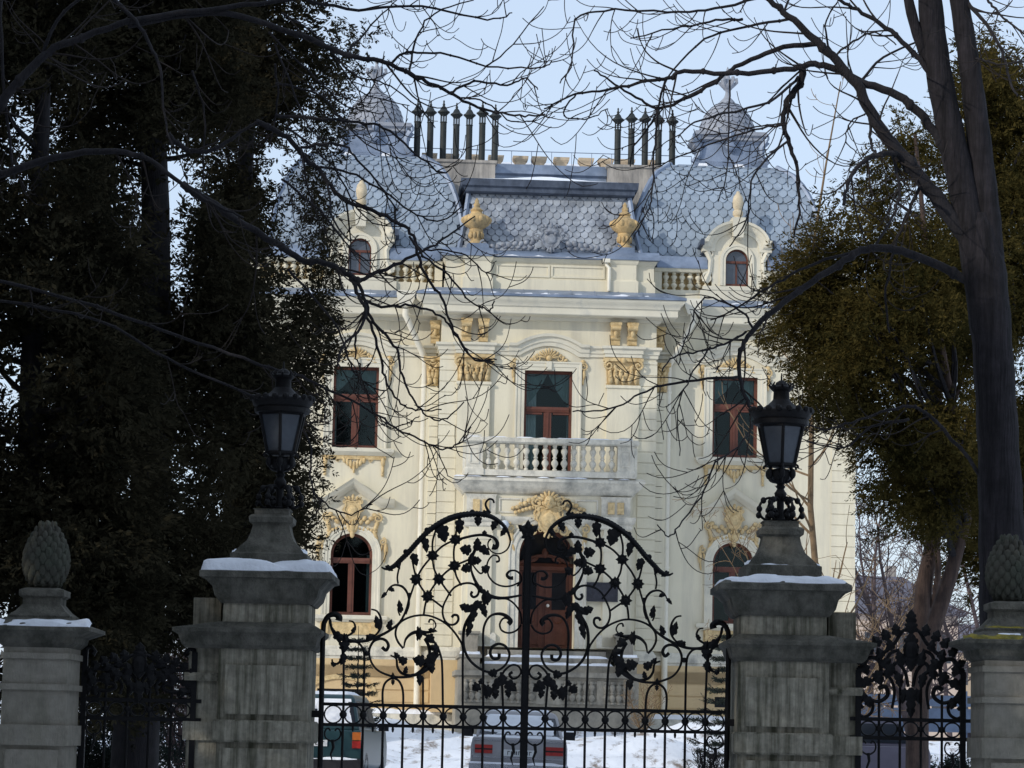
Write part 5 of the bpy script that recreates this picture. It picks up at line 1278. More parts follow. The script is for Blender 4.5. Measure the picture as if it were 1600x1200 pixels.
fence_panel(1337, 1508, 1123, 'iron fence panel with a leafy wreath crest, in front of the bare leaning trunks', 1)
fence_panel(127, 306, 1092, 'iron fence panel with its wreath lost against the dark shaggy trunk', .5)
# ------------------------------------------------------------------ vegetation
def sprays(name, mat_, parent, C, D, size, nleaf=7, wid=.20, seed=1, kind=None, off=(0, 0, 0), flat=.5):
    """small scale-leaf fronds: C centres, D directions (numpy N,3)"""
    g = np.random.default_rng(seed); N = len(C)
    D = D/np.linalg.norm(D, axis=1, keepdims=True)
    R = g.normal(size=(N, 3)); Sd = np.cross(D, R); Sd /= np.linalg.norm(Sd, axis=1, keepdims=True)+1e-9
    L = size*g.uniform(.6, 1.4, (N, 1))
    V = np.empty((N, nleaf, 4, 3))
    for j in range(nleaf):
        t = j/max(1, nleaf-1); sg = 1 if j % 2 else -1
        base = C+D*L*t*.8
        if j == nleaf-1: d = D
        else: d = D*.75+Sd*sg*.65+g.normal(size=(N, 3))*.18
        d = d/np.linalg.norm(d, axis=1, keepdims=True)
        l = L*(.55-.2*t)*g.uniform(.7, 1.2, (N, 1)); p = np.cross(d, g.normal(size=(N, 3))); p /= np.linalg.norm(p, axis=1, keepdims=True)+1e-9
        w = l*wid
        V[:, j, 0] = base; V[:, j, 1] = base+d*l*.5+p*w; V[:, j, 2] = base+d*l; V[:, j, 3] = base+d*l*.5-p*w
    V = V.reshape(-1, 3)+np.array(off); nq = N*nleaf
    me = bpy.data.meshes.new(name); me.vertices.add(nq*4); me.vertices.foreach_set('co', V.astype(np.float32).ravel())
    me.loops.add(nq*4); me.loops.foreach_set('vertex_index', np.arange(nq*4, dtype=np.int32))
    me.polygons.add(nq); me.polygons.foreach_set('loop_start', np.arange(0, nq*4, 4, dtype=np.int32)); me.polygons.foreach_set('loop_total', np.full(nq, 4, dtype=np.int32))
    me.materials.append(mat_); me.update(calc_edges=True); me.validate()
    o = bpy.data.objects.new(name, me); COL.objects.link(o); o.parent = parent
    if kind: o['kind'] = kind
    return o

def crown_px(profile, Y, dy, n, seed, hole=0.0, hs=.7):
    """tips inside a crown whose left and right edges are listed by height"""
    g = random.Random(seed); out = []; prof = sorted(profile)
    y0, y1 = prof[0][0], prof[-1][0]
    wts = []
    while len(out) < n:
        py = g.uniform(y0, y1)
        for a, b in zip(prof, prof[1:]):
            if a[0] <= py <= b[0]: t = (py-a[0])/(b[0]-a[0]+1e-9); l = lerp(a[1], b[1], t); r = lerp(a[2], b[2], t); break
        wmax = max(p[2]-p[1] for p in prof)
        if g.random() > max(.12, (r-l)/wmax): continue
        u = g.uniform(-1, 1); px = (l+r)/2+u*(r-l)/2
        dd = dy*math.sqrt(max(0.05, 1-u*u))*g.uniform(-1, 1)
        p = P(px, py, Y+dd)
        if hole and MN.noise((p.x*hs+seed, p.y*hs*.6, p.z*hs)) < hole-.5*0: continue
        out.append(p)
    return out

def conifer_from_tips(name, label, base, top, tips, leafm, barkm, r0, n_per, size, spread, group=None, seed=1, droop=.5, nlimb=60, lean=None, wid=.2, nleaf=7, cat='conifer tree', lowlimb=.1):
    root = thing(name, label, cat, base, 0, group)
    g = np.random.default_rng(seed); off = tuple(-Vector(base))
    T = np.array([tuple(t) for t in tips]); nT = len(T)
    out = T.copy(); out[:, 0] -= base[0]; out[:, 1] -= base[1]; out[:, 2] = 0
    out /= np.linalg.norm(out, axis=1, keepdims=True)+1e-6
    ax = out*.8+g.normal(size=T.shape)*.5; ax[:, 2] = .25-droop*1.3*g.random(nT); ax /= np.linalg.norm(ax, axis=1, keepdims=True)
    q = g.random((nT, n_per, 1))-.55; side = g.normal(size=(nT, n_per, 3))*spread*(1.0-.55*(q+.55))
    C = (T[:, None]+ax[:, None]*q*1.15+side); C[:, :, 2] -= .25*(q[:, :, 0]+.2)**2; C = C.reshape(-1, 3)
    D = (ax[:, None]+side*1.6+g.normal(size=(nT, n_per, 3))*.28).reshape(-1, 3); D[:, 2] -= .15
    m = MB(off); h = top[2]-base[2]
    pts = lean or [(lerp(base[0], top[0], t)+.12*sin(t*7+seed), lerp(base[1], top[1], t), lerp(base[2], top[2], t)) for t in [i/8 for i in range(9)]]
    n = len(pts)-1
    m.tube(pts, [r0*(1-.85*i/n) for i in range(n+1)], 9); m.build('trunk', barkm, root, 60)
    m = MB(off); rr = random.Random(seed)
    for t in rr.sample(list(tips), min(nlimb, len(tips))):
        zz = min(max(t.z-.12*abs(t.x-base[0])-rr.uniform(0, .8), base[2]+(lowlimb+rr.uniform(-.08, .22)*(lowlimb > .2))*h), top[2]-.1)
        k = (zz-base[2])/h*n; i = int(min(k, n-1)); q = tuple(lerp(pts[i][c], pts[i+1][c], k-i) for c in range(3))
        mid = ((q[0]+t.x)/2+rr.uniform(-.15, .15), (q[1]+t.y)/2+rr.uniform(-.15, .15), (q[2]+t.z)/2-.1)
        m.tube(cr([q, mid, tuple(t)], 3), [.05, .045, .04, .03, .022, .016, .01], 5)
    m.build('limbs', M_bark, root, 60)
    sprays('foliage', leafm, root, C, D, size, nleaf, wid, seed, None, off)
    return root

def zg(x, Y): return gz(x, Y)
LC = 'dark conifers left of the villa'
def basept(px, Y): x = P(px, 1100, Y).x; return (x, Y, gz(x, Y)-.1)
def toppt(px, py, Y): p = P(px, py, Y); return (p.x, p.y, p.z)
tips = crown_px([(-520, 20, 70), (-120, -60, 150), (100, -80, 150), (300, -80, 160), (450, -80, 190), (650, -80, 220), (850, -60, 220), (1000, -60, 200), (1110, -40, 180)], 37, 1.5, 680, 3, -.20)
conifer_from_tips('conifer_tree', 'dark shaggy conifer with bare upright stems at the left edge of the photo', basept(70, 37), toppt(50, -540, 37), tips, M_leafL, M_bark, .22, 46, .19, .19, LC, 3)
tips = crown_px([(-560, 200, 280), (-120, 120, 340), (150, 110, 350), (350, 110, 370), (520, 100, 400), (750, 110, 400), (900, 140, 380), (1010, 150, 340), (1100, 150, 250)], 41, 1.7, 920, 5, -.13)
conifer_from_tips('conifer_tree', 'dark conifer with shaggy trunk behind the left iron fence panel', basept(225, 41), toppt(245, -580, 41), tips, M_leafL, M_bark, .36, 46, .19, .20, LC, 5)
tips = crown_px([(-420, 380, 430), (-100, 330, 485), (60, 320, 485), (150, 320, 465), (220, 330, 450), (300, 340, 445), (390, 330, 470), (440, 320, 490), (520, 320, 480), (600, 320, 465), (650, 330, 440), (740, 320, 440), (820, 320, 440), (890, 330, 430), (960, 340, 390)], 46, 1.7, 640, 8, -.07)
conifer_from_tips('conifer_tree', 'dark conifer whose drooping fringe hangs in front of the villa left windows', basept(370, 46), toppt(405, -450, 46), tips, M_leafL, M_bark, .26, 44, .18, .19, LC, 8)
# loose fringe reaching into the view
fr = [P(px+rnd.uniform(-14, 14), py+rnd.uniform(-14, 14), 45+rnd.uniform(-1, 1)) for px, py in [(520, 150), (545, 120), (510, 200), (500, 240), (530, 180), (485, 300), (500, 345), (515, 395), (512, 440), (490, 430), (505, 520), (495, 560), (488, 620), (475, 700), (470, 740), (490, 780), (482, 830), (470, 870), (520, 90), (550, 60), (500, 110), (480, 360), (495, 460), (488, 510), (478, 600), (468, 650), (462, 690), (470, 780), (455, 850), (450, 880), (500, 400), (500, 330), (478, 270), (490, 200), (505, 160)] for _ in range(2)]
# right hand winter-brown thujas
RC = 'brown winter thujas right of the villa'
tips = crown_px([(185, 1415, 1440), (225, 1365, 1475), (290, 1310, 1520), (330, 1290, 1530), (400, 1250, 1545), (480, 1235, 1550), (560, 1222, 1550), (620, 1240, 1545), (670, 1300, 1540), (720, 1380, 1530), (780, 1395, 1520), (830, 1420, 1500)], 42, 1.7, 500, 21, -.03)
ln = [toppt(1432, 1130, 42), toppt(1452, 1000, 42), toppt(1485, 900, 42), toppt(1510, 810, 42), toppt(1490, 650, 42), toppt(1450, 420, 42), toppt(1430, 210, 42)]
conifer_from_tips('thuja_tree', 'brown green thuja on a thick leaning pinkish trunk beside the villa', (ln[0][0], 42, gz(ln[0][0], 42)-.2), ln[-1], tips, M_leafR, M_barkR, .17, 62, .15, .165, RC, 21, wid=.16, lowlimb=.42, lean=[(ln[0][0], 42, gz(ln[0][0], 42)-.2)]+ln, nlimb=34)
st = thing('leaning_stem', 'slim bare stem leaning right beside the thick pinkish thuja trunk', 'tree stem', basept(1438, 43.2), 0)
m = MB(tuple(-Vector(basept(1438, 43.2)))); m.tube(cr([basept(1438, 43.2), toppt(1440, 960, 43.2), toppt(1457, 850, 43.2), toppt(1470, 740, 43.2), toppt(1462, 620, 43.2), toppt(1470, 480, 43)], 4), [.13]*6+[.12]*6+[.10]*6+[.07]*3, 8); m.build('trunk', M_barkR, st, 60)
m = MB(tuple(-Vector(basept(1438, 43.2)))); m.tube(cr([toppt(1458, 950, 43.2), toppt(1466, 890, 43), toppt(1462, 850, 43), toppt(1455, 830, 43.1)], 4), .05, 6); m.tube(cr([toppt(1466, 700, 43.2), toppt(1500, 600, 43), toppt(1530, 520, 43)], 4), .04, 6); m.build('limbs', M_barkR, st, 60)
tips = crown_px([(60, 1525, 1545), (110, 1515, 1580), (180, 1515, 1620), (260, 1500, 1640), (420, 1500, 1650), (560, 1500, 1660), (700, 1480, 1660), (800, 1490, 1640), (860, 1500, 1600), (930, 1530, 1600)], 47, 1.6, 560, 24, -.12)
conifer_from_tips('thuja_tree', 'tall olive thuja behind the twin trunk at the right edge', basept(1565, 47), toppt(1560, 80, 47), tips, M_leafR, M_bark, .24, 60, .16, .17, RC, 24, wid=.16)

# bare trees --------------------------------------------------------------------
def grow(m, p, d, L, r, lev, rr, up=.25, sag=.0, nseg=5, spread=.9, kids=(2, 4), n=4, minr=.0035, kink=.16):
    d = d.normalized(); pts = [p.copy()]; k = Vector((rr.uniform(-1, 1), rr.uniform(-1, 1), rr.uniform(-1, 1)))*.5
    dirs = []
    for i in range(nseg):
        t = i/nseg
        d = (d+k*.22+Vector((rr.uniform(-1, 1), rr.uniform(-1, 1), rr.uniform(-1, 1)))*kink+Vector((0, 0, up*t*1.6-sag*(1-t)))).normalized()
        p = p+d*(L/nseg); pts.append(p.copy()); dirs.append(d.copy())
    rad = [max(minr, r*(1-.7*i/nseg)) for i in range(nseg+1)]
    m.tube(cr([tuple(q) for q in pts], 2), [rad[min(nseg, int(i/2))] for i in range(2*nseg+1)], n, False)
    if lev <= 0: return
    for _ in range(rr.randint(*kids)):
        i = rr.randint(1, nseg-1) if nseg > 2 else 1; t = rr.random()
        q = pts[i].lerp(pts[i+1], t); dd = dirs[i]
        s = Vector((rr.uniform(-1, 1), rr.uniform(-1, 1), rr.uniform(-1, 1))); s = (s-dd*s.dot(dd)).normalized()
        grow(m, q, dd*(1-spread*.4)+s*spread, L*rr.uniform(.35, .65), max(minr, rad[i]*.62), lev-1, rr, up, sag, max(3, nseg-1), spread, kids, n, minr, kink)

def traced(mb, mt, lines, Y, rr, dens=1.0, tl=(.3, .9), up=.3, sag=.1, lev=1):
    for L in lines:
        pts, w0, w1 = L[0], L[1], L[2]; Y0 = L[3] if len(L) > 3 else Y; Y1 = L[4] if len(L) > 4 else Y0+rr.uniform(-1.2, .6)
        n = len(pts)-1
        q = cr([tuple(P(x, y, lerp(Y0, Y1, i/n))) for i, (x, y) in enumerate(pts)], 5); k = len(q)-1
        q = [q[0]]+[tuple(c+rr.uniform(-1, 1)*.012 for c in v) for v in q[1:-1]]+[q[-1]]
        rad = [lerp(w0, w1, (i/k)**.9)*Y/F/2 for i in range(k+1)]
        mb.tube(q, rad, 8)
        # knots
        for i in range(2, k, 3):
            if rr.random() < .5: mb.ell(q[i], (rad[i]*1.2, rad[i]*1.2, rad[i]*1.5), 6, 4)
        tot = sum((Vector(a)-Vector(b)).length for a, b in zip(q, q[1:]))
        for _ in range(int(tot*dens*(2.6 if w0 < 8 else 1.5))+1):
            i = rr.randint(int(k*.12), k-1); a = Vector(q[i]); d = (Vector(q[i+1])-a).normalized()
            s = Vector((rr.uniform(-1, 1), rr.uniform(-.7, .7), rr.uniform(-1, .8))); s = (s-d*s.dot(d)).normalized()
            grow(mt, a, d*.75+s*.7, rr.uniform(*tl)*(1.4 if w0 > 8 else 1), max(.0065, min(rad[i]*.5, .012)), lev, rr, up, sag, 6, .75, (0, 3), 4, .0045, .10)

# left tree: trunk stands outside the frame, branches reach across
rr = random.Random(5)
YL = 30
bp = basept(-330, YL)
bt = thing('bare_tree', 'bare leafless tree reaching in from the left with low drooping branches over the villa', 'tree', bp)
off = tuple(-Vector(bp)); mt_ = MB(off); mb_ = MB(off); mw_ = MB(off)
mt_.tube(cr([bp, toppt(-330, 800, YL), toppt(-310, 500, YL), toppt(-290, 200, YL), toppt(-250, -150, YL)], 4), [.34-.012*i for i in range(17)], 12)
LL = [([(-300, 560), (-120, 360), (-40, 230), (10, 150), (60, 95), (110, 65), (220, 30), (380, 8), (480, -8), (560, -60), (610, -140)], 22, 3),
      ([(60, 95), (100, 20), (170, -30)], 7, 4),
      ([(170, -10), (205, 25), (235, 70), (252, 115), (258, 180), (270, 240)], 8, 2.5),
      ([(-310, 480), (-150, 330), (45, 258), (150, 236), (220, 245), (285, 287), (330, 318), (380, 340)], 16, 3),
      ([(262, 210), (290, 233), (330, 236), (368, 212), (400, 190)], 10, 4),
      ([(285, 287), (350, 330), (430, 380), (470, 405), (515, 412), (545, 430), (560, 438)], 12, 8),
      ([(400, 190), (450, 215), (478, 248), (495, 262), (512, 285), (535, 310), (577, 327), (620, 346), (645, 368), (652, 395), (665, 430), (690, 465), (702, 500), (718, 535), (742, 562), (772, 565)], 9, 2.5),
      ([(200, 40), (330, 20), (440, 45), (540, 85), (575, 92), (610, 100), (640, 115), (672, 130), (702, 145), (740, 165), (776, 176), (820, 181), (852, 178)], 11, 2.5),
      ([(610, 100), (632, 84), (690, 84), (760, 103), (842, 106), (862, 95)], 4.5, 2),
      ([(702, 145), (742, 127), (792, 133), (822, 122), (840, 140)], 4.5, 2),
      ([(720, 153), (760, 160), (800, 190), (835, 188)], 3, 2),
      ([(560, 438), (615, 415), (665, 390), (700, 368), (742, 338)], 7, 2),
      ([(548, 434), (560, 462), (572, 488), (558, 518), (533, 545), (528, 572)], 7, 3),
      ([(560, 440), (570, 470), (580, 500), (602, 522), (622, 552), (628, 585), (640, 615), (662, 645), (692, 656), (725, 628)], 6, 2),
      ([(572, 470), (602, 480), (640, 477), (682, 490), (702, 507), (722, 537), (742, 560), (776, 562)], 5, 2),
      ([(572, 488), (590, 540), (602, 590), (622, 625), (650, 640), (690, 640)], 5, 2),
      ([(558, 518), (555, 555), (564, 570)], 4, 2),
      ([(640, 370), (662, 400), (700, 430), (735, 470), (765, 485), (772, 470)], 4, 2),
      ([(665, 390), (720, 395), (760, 425), (772, 410)], 3, 1.6),
      ([(495, 262), (545, 270), (600, 300), (650, 335), (690, 345), (725, 320)], 4.5, 2),
      ([(512, 285), (520, 340), (545, 375), (560, 368)], 4, 2),
      ([(430, 180), (500, 185), (560, 192), (600, 200), (650, 240), (690, 270), (706, 262)], 6, 2),
      ([(470, 230), (530, 225), (560, 250), (600, 300), (622, 330)], 5, 2.5),
      ([(-310, 400), (-80, 425), (120, 470), (250, 515), (380, 560), (440, 580), (480, 592), (520, 612), (592, 650), (622, 672), (662, 690), (692, 701), (722, 690), (736, 667)], 6, 2),
      ([(592, 650), (610, 668), (640, 660), (655, 650)], 2.6, 1.6),
      ([(-315, 470), (-60, 465), (150, 500), (260, 560), (350, 600), (440, 640), (482, 690), (486, 755), (508, 788), (548, 804), (582, 788)], 5, 2),
      ([(450, 420), (520, 500), (545, 560), (560, 590), (600, 612), (612, 590)], 4, 1.8),
      ([(640, 115), (650, 60), (680, 20), (740, 0)], 4, 2), ([(540, 85), (580, 40), (620, 0)], 4, 2), ([(760, 103), (790, 80), (850, 10)], 3, 1.6),
      ([(480, 0), (560, 15), (660, 10), (760, 30), (800, 20)], 6, 2), ([(300, 110), (320, 180), (318, 270), (330, 340)], 4, 1.6), ([(430, 100), (434, 160), (420, 230)], 4, 2),
      ([(420, 50), (480, 110), (540, 165), (600, 178)], 4, 1.6), ([(430, 130), (500, 150), (570, 225), (640, 252)], 4, 1.6), ([(440, 20), (500, 60), (560, 140), (640, 165)], 3.5, 1.6), ([(450, 200), (520, 260), (570, 340), (640, 355)], 4, 1.6), ([(440, 280), (500, 330), (560, 400), (610, 405)], 4, 1.6), ([(430, 70), (470, 170), (500, 215), (560, 210)], 3.5, 1.6), ([(520, 85), (560, 120), (600, 130), (650, 165), (680, 200)], 3.5, 1.6),
      ([(0, -20), (5, 120), (15, 220), (22, 280)], 6, 4)]
traced(mb_, mw_, LL, YL, rr, 1.15, (.35, .95), .5, .25)
mt_.build('trunk', M_bark, bt, 60); mb_.build('branches', M_bark, bt, 60); mw_.build('twigs', M_twig, bt, 60)
# right twin-trunk tree
rr = random.Random(9); YR = 31
bp = basept(1572, YR); off = tuple(-Vector(bp))
bt = thing('bare_tree', 'big twin trunked bare tree with dark bark in front of the brown thujas', 'tree', bp)
mt_ = MB(off); mb_ = MB(off); mw_ = MB(off)
K = YR/F
def trunk(pts, ws, Y=YR):
    q = cr([tuple(P(x, y, Y)) for x, y in pts], 6); n = len(q)-1; k = len(ws)-1
    rad = []
    for i in range(n+1): t = i/n*k; a = int(min(t, k-1)); rad.append(lerp(ws[a], ws[a+1], t-a)*K/2*(1+.03*sin(i*1.7)))
    # bark ridges: slightly lobed section
    mt_.tube(q, rad, 16)
trunk([(1575, 1250), (1572, 1000), (1566, 850), (1560, 700), (1552, 560), (1541, 430), (1527, 335)], [96, 84, 74, 66, 64, 66, 44])
trunk([(1540, 520), (1521, 380), (1505, 300), (1488, 220), (1468, 120), (1456, 30), (1446, -90), (1425, -300), (1430, -600)], [48, 48, 46, 44, 42, 40, 36, 24, 6])
trunk([(1552, 520), (1547, 380), (1538, 290), (1525, 180), (1513, 90), (1499, 0), (1488, -100), (1500, -320), (1520, -640)], [44, 42, 40, 38, 34, 31, 28, 18, 5])
trunk([(1458, 110), (1440, 70), (1424, 20), (1405, -70), (1360, -220), (1330, -420)], [22, 19, 17, 14, 9, 4])
RL_ = [([(1530, 400), (1480, 330), (1432, 270), (1387, 215), (1360, 175), (1338, 132), (1300, 88), (1262, 52), (1225, 18), (1185, -15), (1120, -90), (1080, -190)], 28, 4),
       ([(1478, 240), (1445, 185), (1402, 150), (1345, 127), (1302, 107), (1266, 100), (1240, 108), (1150, 115), (1070, 112), (1045, 122), (1008, 127), (960, 138), (900, 147), (850, 170)], 16, 2.4),
       ([(1466, 135), (1428, 82), (1382, 42), (1340, 16), (1305, -8), (1260, -70), (1240, -150)], 10, 3),
       ([(1280, 68), (1210, 78), (1150, 105), (1110, 132), (1070, 155), (1030, 169), (1002, 157), (960, 131), (928, 110)], 9, 2.6),
       ([(1255, 100), (1250, 130), (1230, 160), (1224, 192), (1236, 232), (1246, 272), (1249, 330), (1240, 372)], 13, 2.5),
       ([(1415, 245), (1397, 240), (1369, 243), (1344, 257), (1325, 288), (1318, 320)], 10, 5),
       ([(1515, 440), (1440, 402), (1390, 389), (1345, 392), (1312, 413), (1260, 446), (1215, 480), (1176, 515), (1160, 541), (1155, 580), (1165, 622), (1182, 648), (1215, 690)], 15, 4),
       ([(1166, 518), (1122, 541), (1082, 551), (1048, 560), (1035, 580)], 4, 2), ([(1155, 590), (1120, 592), (1042, 600), (1002, 616), (952, 640), (895, 643)], 5, 2),
       ([(1330, 395), (1260, 416), (1200, 450), (1140, 487), (1110, 500)], 5, 2), ([(1176, 512), (1160, 488), (1128, 470), (1095, 470), (1075, 520), (1060, 570)], 4, 1.8),
       ([(1110, 542), (1078, 590), (1060, 640), (1062, 712)], 3, 1.6), ([(1165, 622), (1140, 640), (1118, 655)], 3, 2), ([(1118, 720), (1095, 775), (1065, 815), (1045, 838), (1027, 820)], 3, 1.8),
       ([(1182, 648), (1160, 690), (1118, 722)], 3, 2.6),
       ([(1247, 120), (1200, 160), (1120, 180), (1080, 195), (1060, 215)], 5, 2), ([(1226, 195), (1190, 200), (1120, 222), (1060, 245), (1020, 265)], 4, 2),
       ([(1224, 192), (1200, 195), (1150, 205), (1100, 212)], 3, 1.8), ([(1232, 220), (1180, 270), (1166, 345), (1140, 385)], 4, 1.8), ([(1140, 125), (1138, 200), (1135, 270), (1122, 315)], 3, 1.6),
       ([(1160, 30), (1120, 32), (1050, 45), (985, 60)], 5, 2), ([(1240, 30), (1170, 42), (1100, 62), (1045, 120), (1035, 165)], 5, 2), ([(1215, -10), (1130, 10), (1060, 20), (960, 15), (900, 30), (895, 95), (875, 130)], 5, 2),
       ([(1040, 125), (1020, 190), (990, 230), (985, 260)], 4, 2), ([(1028, 168), (1022, 240), (1020, 300), (1012, 330), (990, 372)], 4, 1.8), ([(900, 147), (880, 180), (920, 185), (950, 170)], 3, 1.6), ([(1345, 127), (1380, 90), (1450, 60)], 5, 3),
       ([(1360, 175), (1330, 190), (1322, 220), (1340, 240)], 3, 1.6), ([(1358, 180), (1360, 220), (1365, 236), (1378, 245)], 5, 4), ([(1395, 245), (1405, 290), (1398, 330), (1370, 380)], 6, 4), ([(1440, 290), (1420, 330), (1400, 380), (1385, 450), (1390, 520)], 6, 3),
       ([(1506, 0), (1535, 30), (1565, 80), (1580, 130), (1590, 150)], 7, 3), ([(1496, -60), (1540, -5), (1560, 20), (1610, 60)], 5, 3), ([(1520, 90), (1560, 100), (1610, 95)], 4, 2), ([(1300, 90), (1340, 60), (1370, 50), (1400, 70)], 4, 2),
       ([(1300, 88), (1290, 40), (1310, 0)], 4, 2), ([(1225, 18), (1240, -20)], 4, 3), ([(1440, -140), (1380, -220), (1320, -260), (1230, -330)], 14, 3), ([(1426, -300), (1370, -400), (1340, -520)], 10, 3), ([(1430, -250), (1500, -380), (1560, -480)], 10, 3), ([(1488, -110), (1570, -200), (1660, -300)], 14, 3), ([(1500, -330), (1590, -430), (1640, -560)], 9, 3), ([(1562, 790), (1500, 700), (1440, 640), (1390, 640), (1330, 660), (1280, 670), (1220, 640)], 7, 2), ([(1420, 655), (1360, 668), (1320, 700), (1260, 690)], 5, 2)]
traced(mb_, mw_, RL_, YR, rr, 1.3, (.4, 1.0), .42, .18)
mt_.build('trunk', mat('furrowed_bark', (0.023, 0.020, 0.023), 0.95, 0.4, 7, 1.0, 9, (0.007, 0.006, 0.007), 0.5, (6, 6, 0.5), scale2=2.2), bt, 60); mb_.build('branches', M_bark, bt, 60); mw_.build('twigs', M_twig, bt, 60)

# generic bare tree / bush
def bare_tree(name, label, base, h, seed, bm, tm, r0=.1, stems=1, spread=.5, lev=3, kids=(3, 5), up=.25, group=None, n=4, minr=.005, frac=.55, cat='tree', sag=0, tilt=(0, 0)):
    rr = random.Random(seed); root = thing(name, label, cat, base, 0, group); off = tuple(-Vector(base)); a = MB(off); b = MB(off)
    for s in range(stems):
        d = Vector((rr.uniform(-1, 1)*spread+tilt[0], rr.uniform(-1, 1)*spread+tilt[1], 1)).normalized(); H = h*rr.uniform(.75, 1.0); p = Vector(base); pts = [p.copy()]
        dd = d.copy()
        for i in range(8):
            dd = (dd+Vector((rr.uniform(-1, 1), rr.uniform(-1, 1), rr.uniform(-.3, .5)))*.13-Vector((0, 0, sag*i/8))).normalized(); p = p+dd*H/8; pts.append(p.copy())
        rad = [max(minr, r0*(1-.88*i/8)) for i in range(9)]; a.tube([tuple(q) for q in pts], rad, 7)
        for i in range(2, 9):
            for _ in range(rr.randint(*kids)):
                q = pts[i-1].lerp(pts[i], rr.random()); v = Vector((rr.uniform(-1, 1), rr.uniform(-1, 1), rr.uniform(0.1, .9))).normalized()
                grow(b, q, v, H*frac*rr.uniform(.4, .8)*(1.15-i/10), max(minr, rad[i]*.5), lev-1, rr, up, sag*.5, 5, .8, (2, 4), n, minr)
    a.build('trunk', bm, root, 60); b.build('twigs', tm, root, 60)
    return root
BG = 'bare trees far behind the right fence panel'
for i, (px, Y, h, tl, lb) in enumerate([(1425, 90, 10, (-.12, 0), 'bare forked tree right of the villa with a dark slim trunk'), (1362, 100, 11, (-.1, 0), 'bare tree rising close beside the villa right corner'), (1400, 118, 13, (-.2, 0), 'fine twigged bare tree before the pale distant house'), (1520, 96, 9, (0, 0), 'tangled bare tree behind the mossy stone cone'), (1560, 110, 12, (0, 0), 'bare tree farthest right, beyond the thujas'), (1485, 125, 12, (.05, 0), 'bare tree between the leaning trunks')]):
    bare_tree('bare_tree', lb, basept(px, Y), h, 40+i, M_twigP, M_twigP, .13, 1 if i else 2, .2, 3, (3, 5), .2, BG, 3, .011, .6, tilt=tl)
bare_tree('bare_tree', 'slender tan bare tree with fine upright twigs in front of the right roof dome', basept(1292, 63), 15.6, 61, M_twigT, M_twigT, .10, 1, .05, 2, (2, 4), .5, None, 3, .007, .26, tilt=(-.02, 0))
bare_tree('bare_bush', 'tan bare bush of arching canes against the right wall of the villa', basept(1296, 60), 6.4, 62, M_twigT, M_twigT, .022, 12, .55, 2, (2, 4), .0, None, 3, .0055, .34, cat='bush', sag=.22)
bare_tree('bare_bush', 'dark brown bare thicket behind the left iron fence panel', basept(300, 47), 4.6, 63, M_twigP, M_twigP, .02, 26, .55, 2, (3, 5), .2, None, 3, .005, .4, cat='bush')
bare_tree('bare_bush', 'low bare shrub in the snow at the foot of the basement wall', basept(1005, 70), 1.5, 64, M_twigT, M_twigT, .012, 12, .7, 1, (2, 4), .1, None, 3, .005, .4, cat='bush')
bare_tree('bare_bush', 'dry weed clump in the snow beside the right gate hinge', basept(1108, 52), .95, 65, M_twig, M_twig, .008, 34, .55, 1, (2, 4), .1, None, 3, .005, .4, cat='bush')
# fringe belongs to the third conifer
T = np.array([tuple(t) for t in fr]); g = np.random.default_rng(4); C = np.repeat(T, 40, axis=0)+g.normal(size=(len(T)*40, 3))*.17; D = g.normal(size=C.shape)+np.array([.5, 0, -.4])
c3 = [o for o in bpy.data.objects if o.get('label', '').startswith('dark conifer whose')][0]
sprays('hanging_fringe', M_leafL, c3, C, D, .16, 7, .17, 5, None, tuple(-Vector(c3.location)))

def spruce(label, px, ytip, Y, rad, seed, whorls=11):
    b = basept(px, Y); t = P(px, ytip, Y); h = t.z-b[2]; rr = random.Random(seed)
    root = thing('young_spruce', label, 'spruce tree', b, 0, 'young spruces by the villa'); m = MB(); m.tube([(0, 0, 0), (.02, 0, h*.5), (0, 0, h)], [.035, .022, .006], 6)
    C = []; D = []
    for w in range(whorls):
        z = h*(.12+.83*w/whorls); R = rad*(1-z/h)**.8+.06
        for k in range(5):
            a = 2*pi*(k+.4*w)/5+rr.uniform(-.3, .3); L = R*rr.uniform(.7, 1.1); e = (cos(a)*L, sin(a)*L, z+.10*L)
            q = cr([(0, 0, z), (e[0]*.5, e[1]*.5, z-.06*L), e], 4); m.tube(q, [.012]*len(q), 4)
            for i in range(int(12+40*L)):
                t_ = rr.uniform(.1, 1); j = min(len(q)-2, int(t_*(len(q)-1))); s = rr.uniform(-1, 1)*.16*L*(1.1-t_*.6)
                C.append((q[j][0]+(q[j+1][0]-q[j][0])*rr.random()-sin(a)*s, q[j][1]+(q[j+1][1]-q[j][1])*rr.random()+cos(a)*s, q[j][2]+rr.uniform(-.03, .02))); D.append((cos(a)+rr.uniform(-.8, .8), sin(a)+rr.uniform(-.8, .8), rr.uniform(-.2, .4)))
    m.build('trunk', M_twig, root, 60); sprays('needles', M_leafS, root, np.array(C), np.array(D), .12, 7, .14, seed)
spruce('young grey green spruce in front of the basement window behind the snowy car', 557, 978, 67, .62, 71)
spruce('young spruce beside the right gate hinge with branches over the snow', 1136, 968, 60, .85, 72, 12)
rr = random.Random(3)
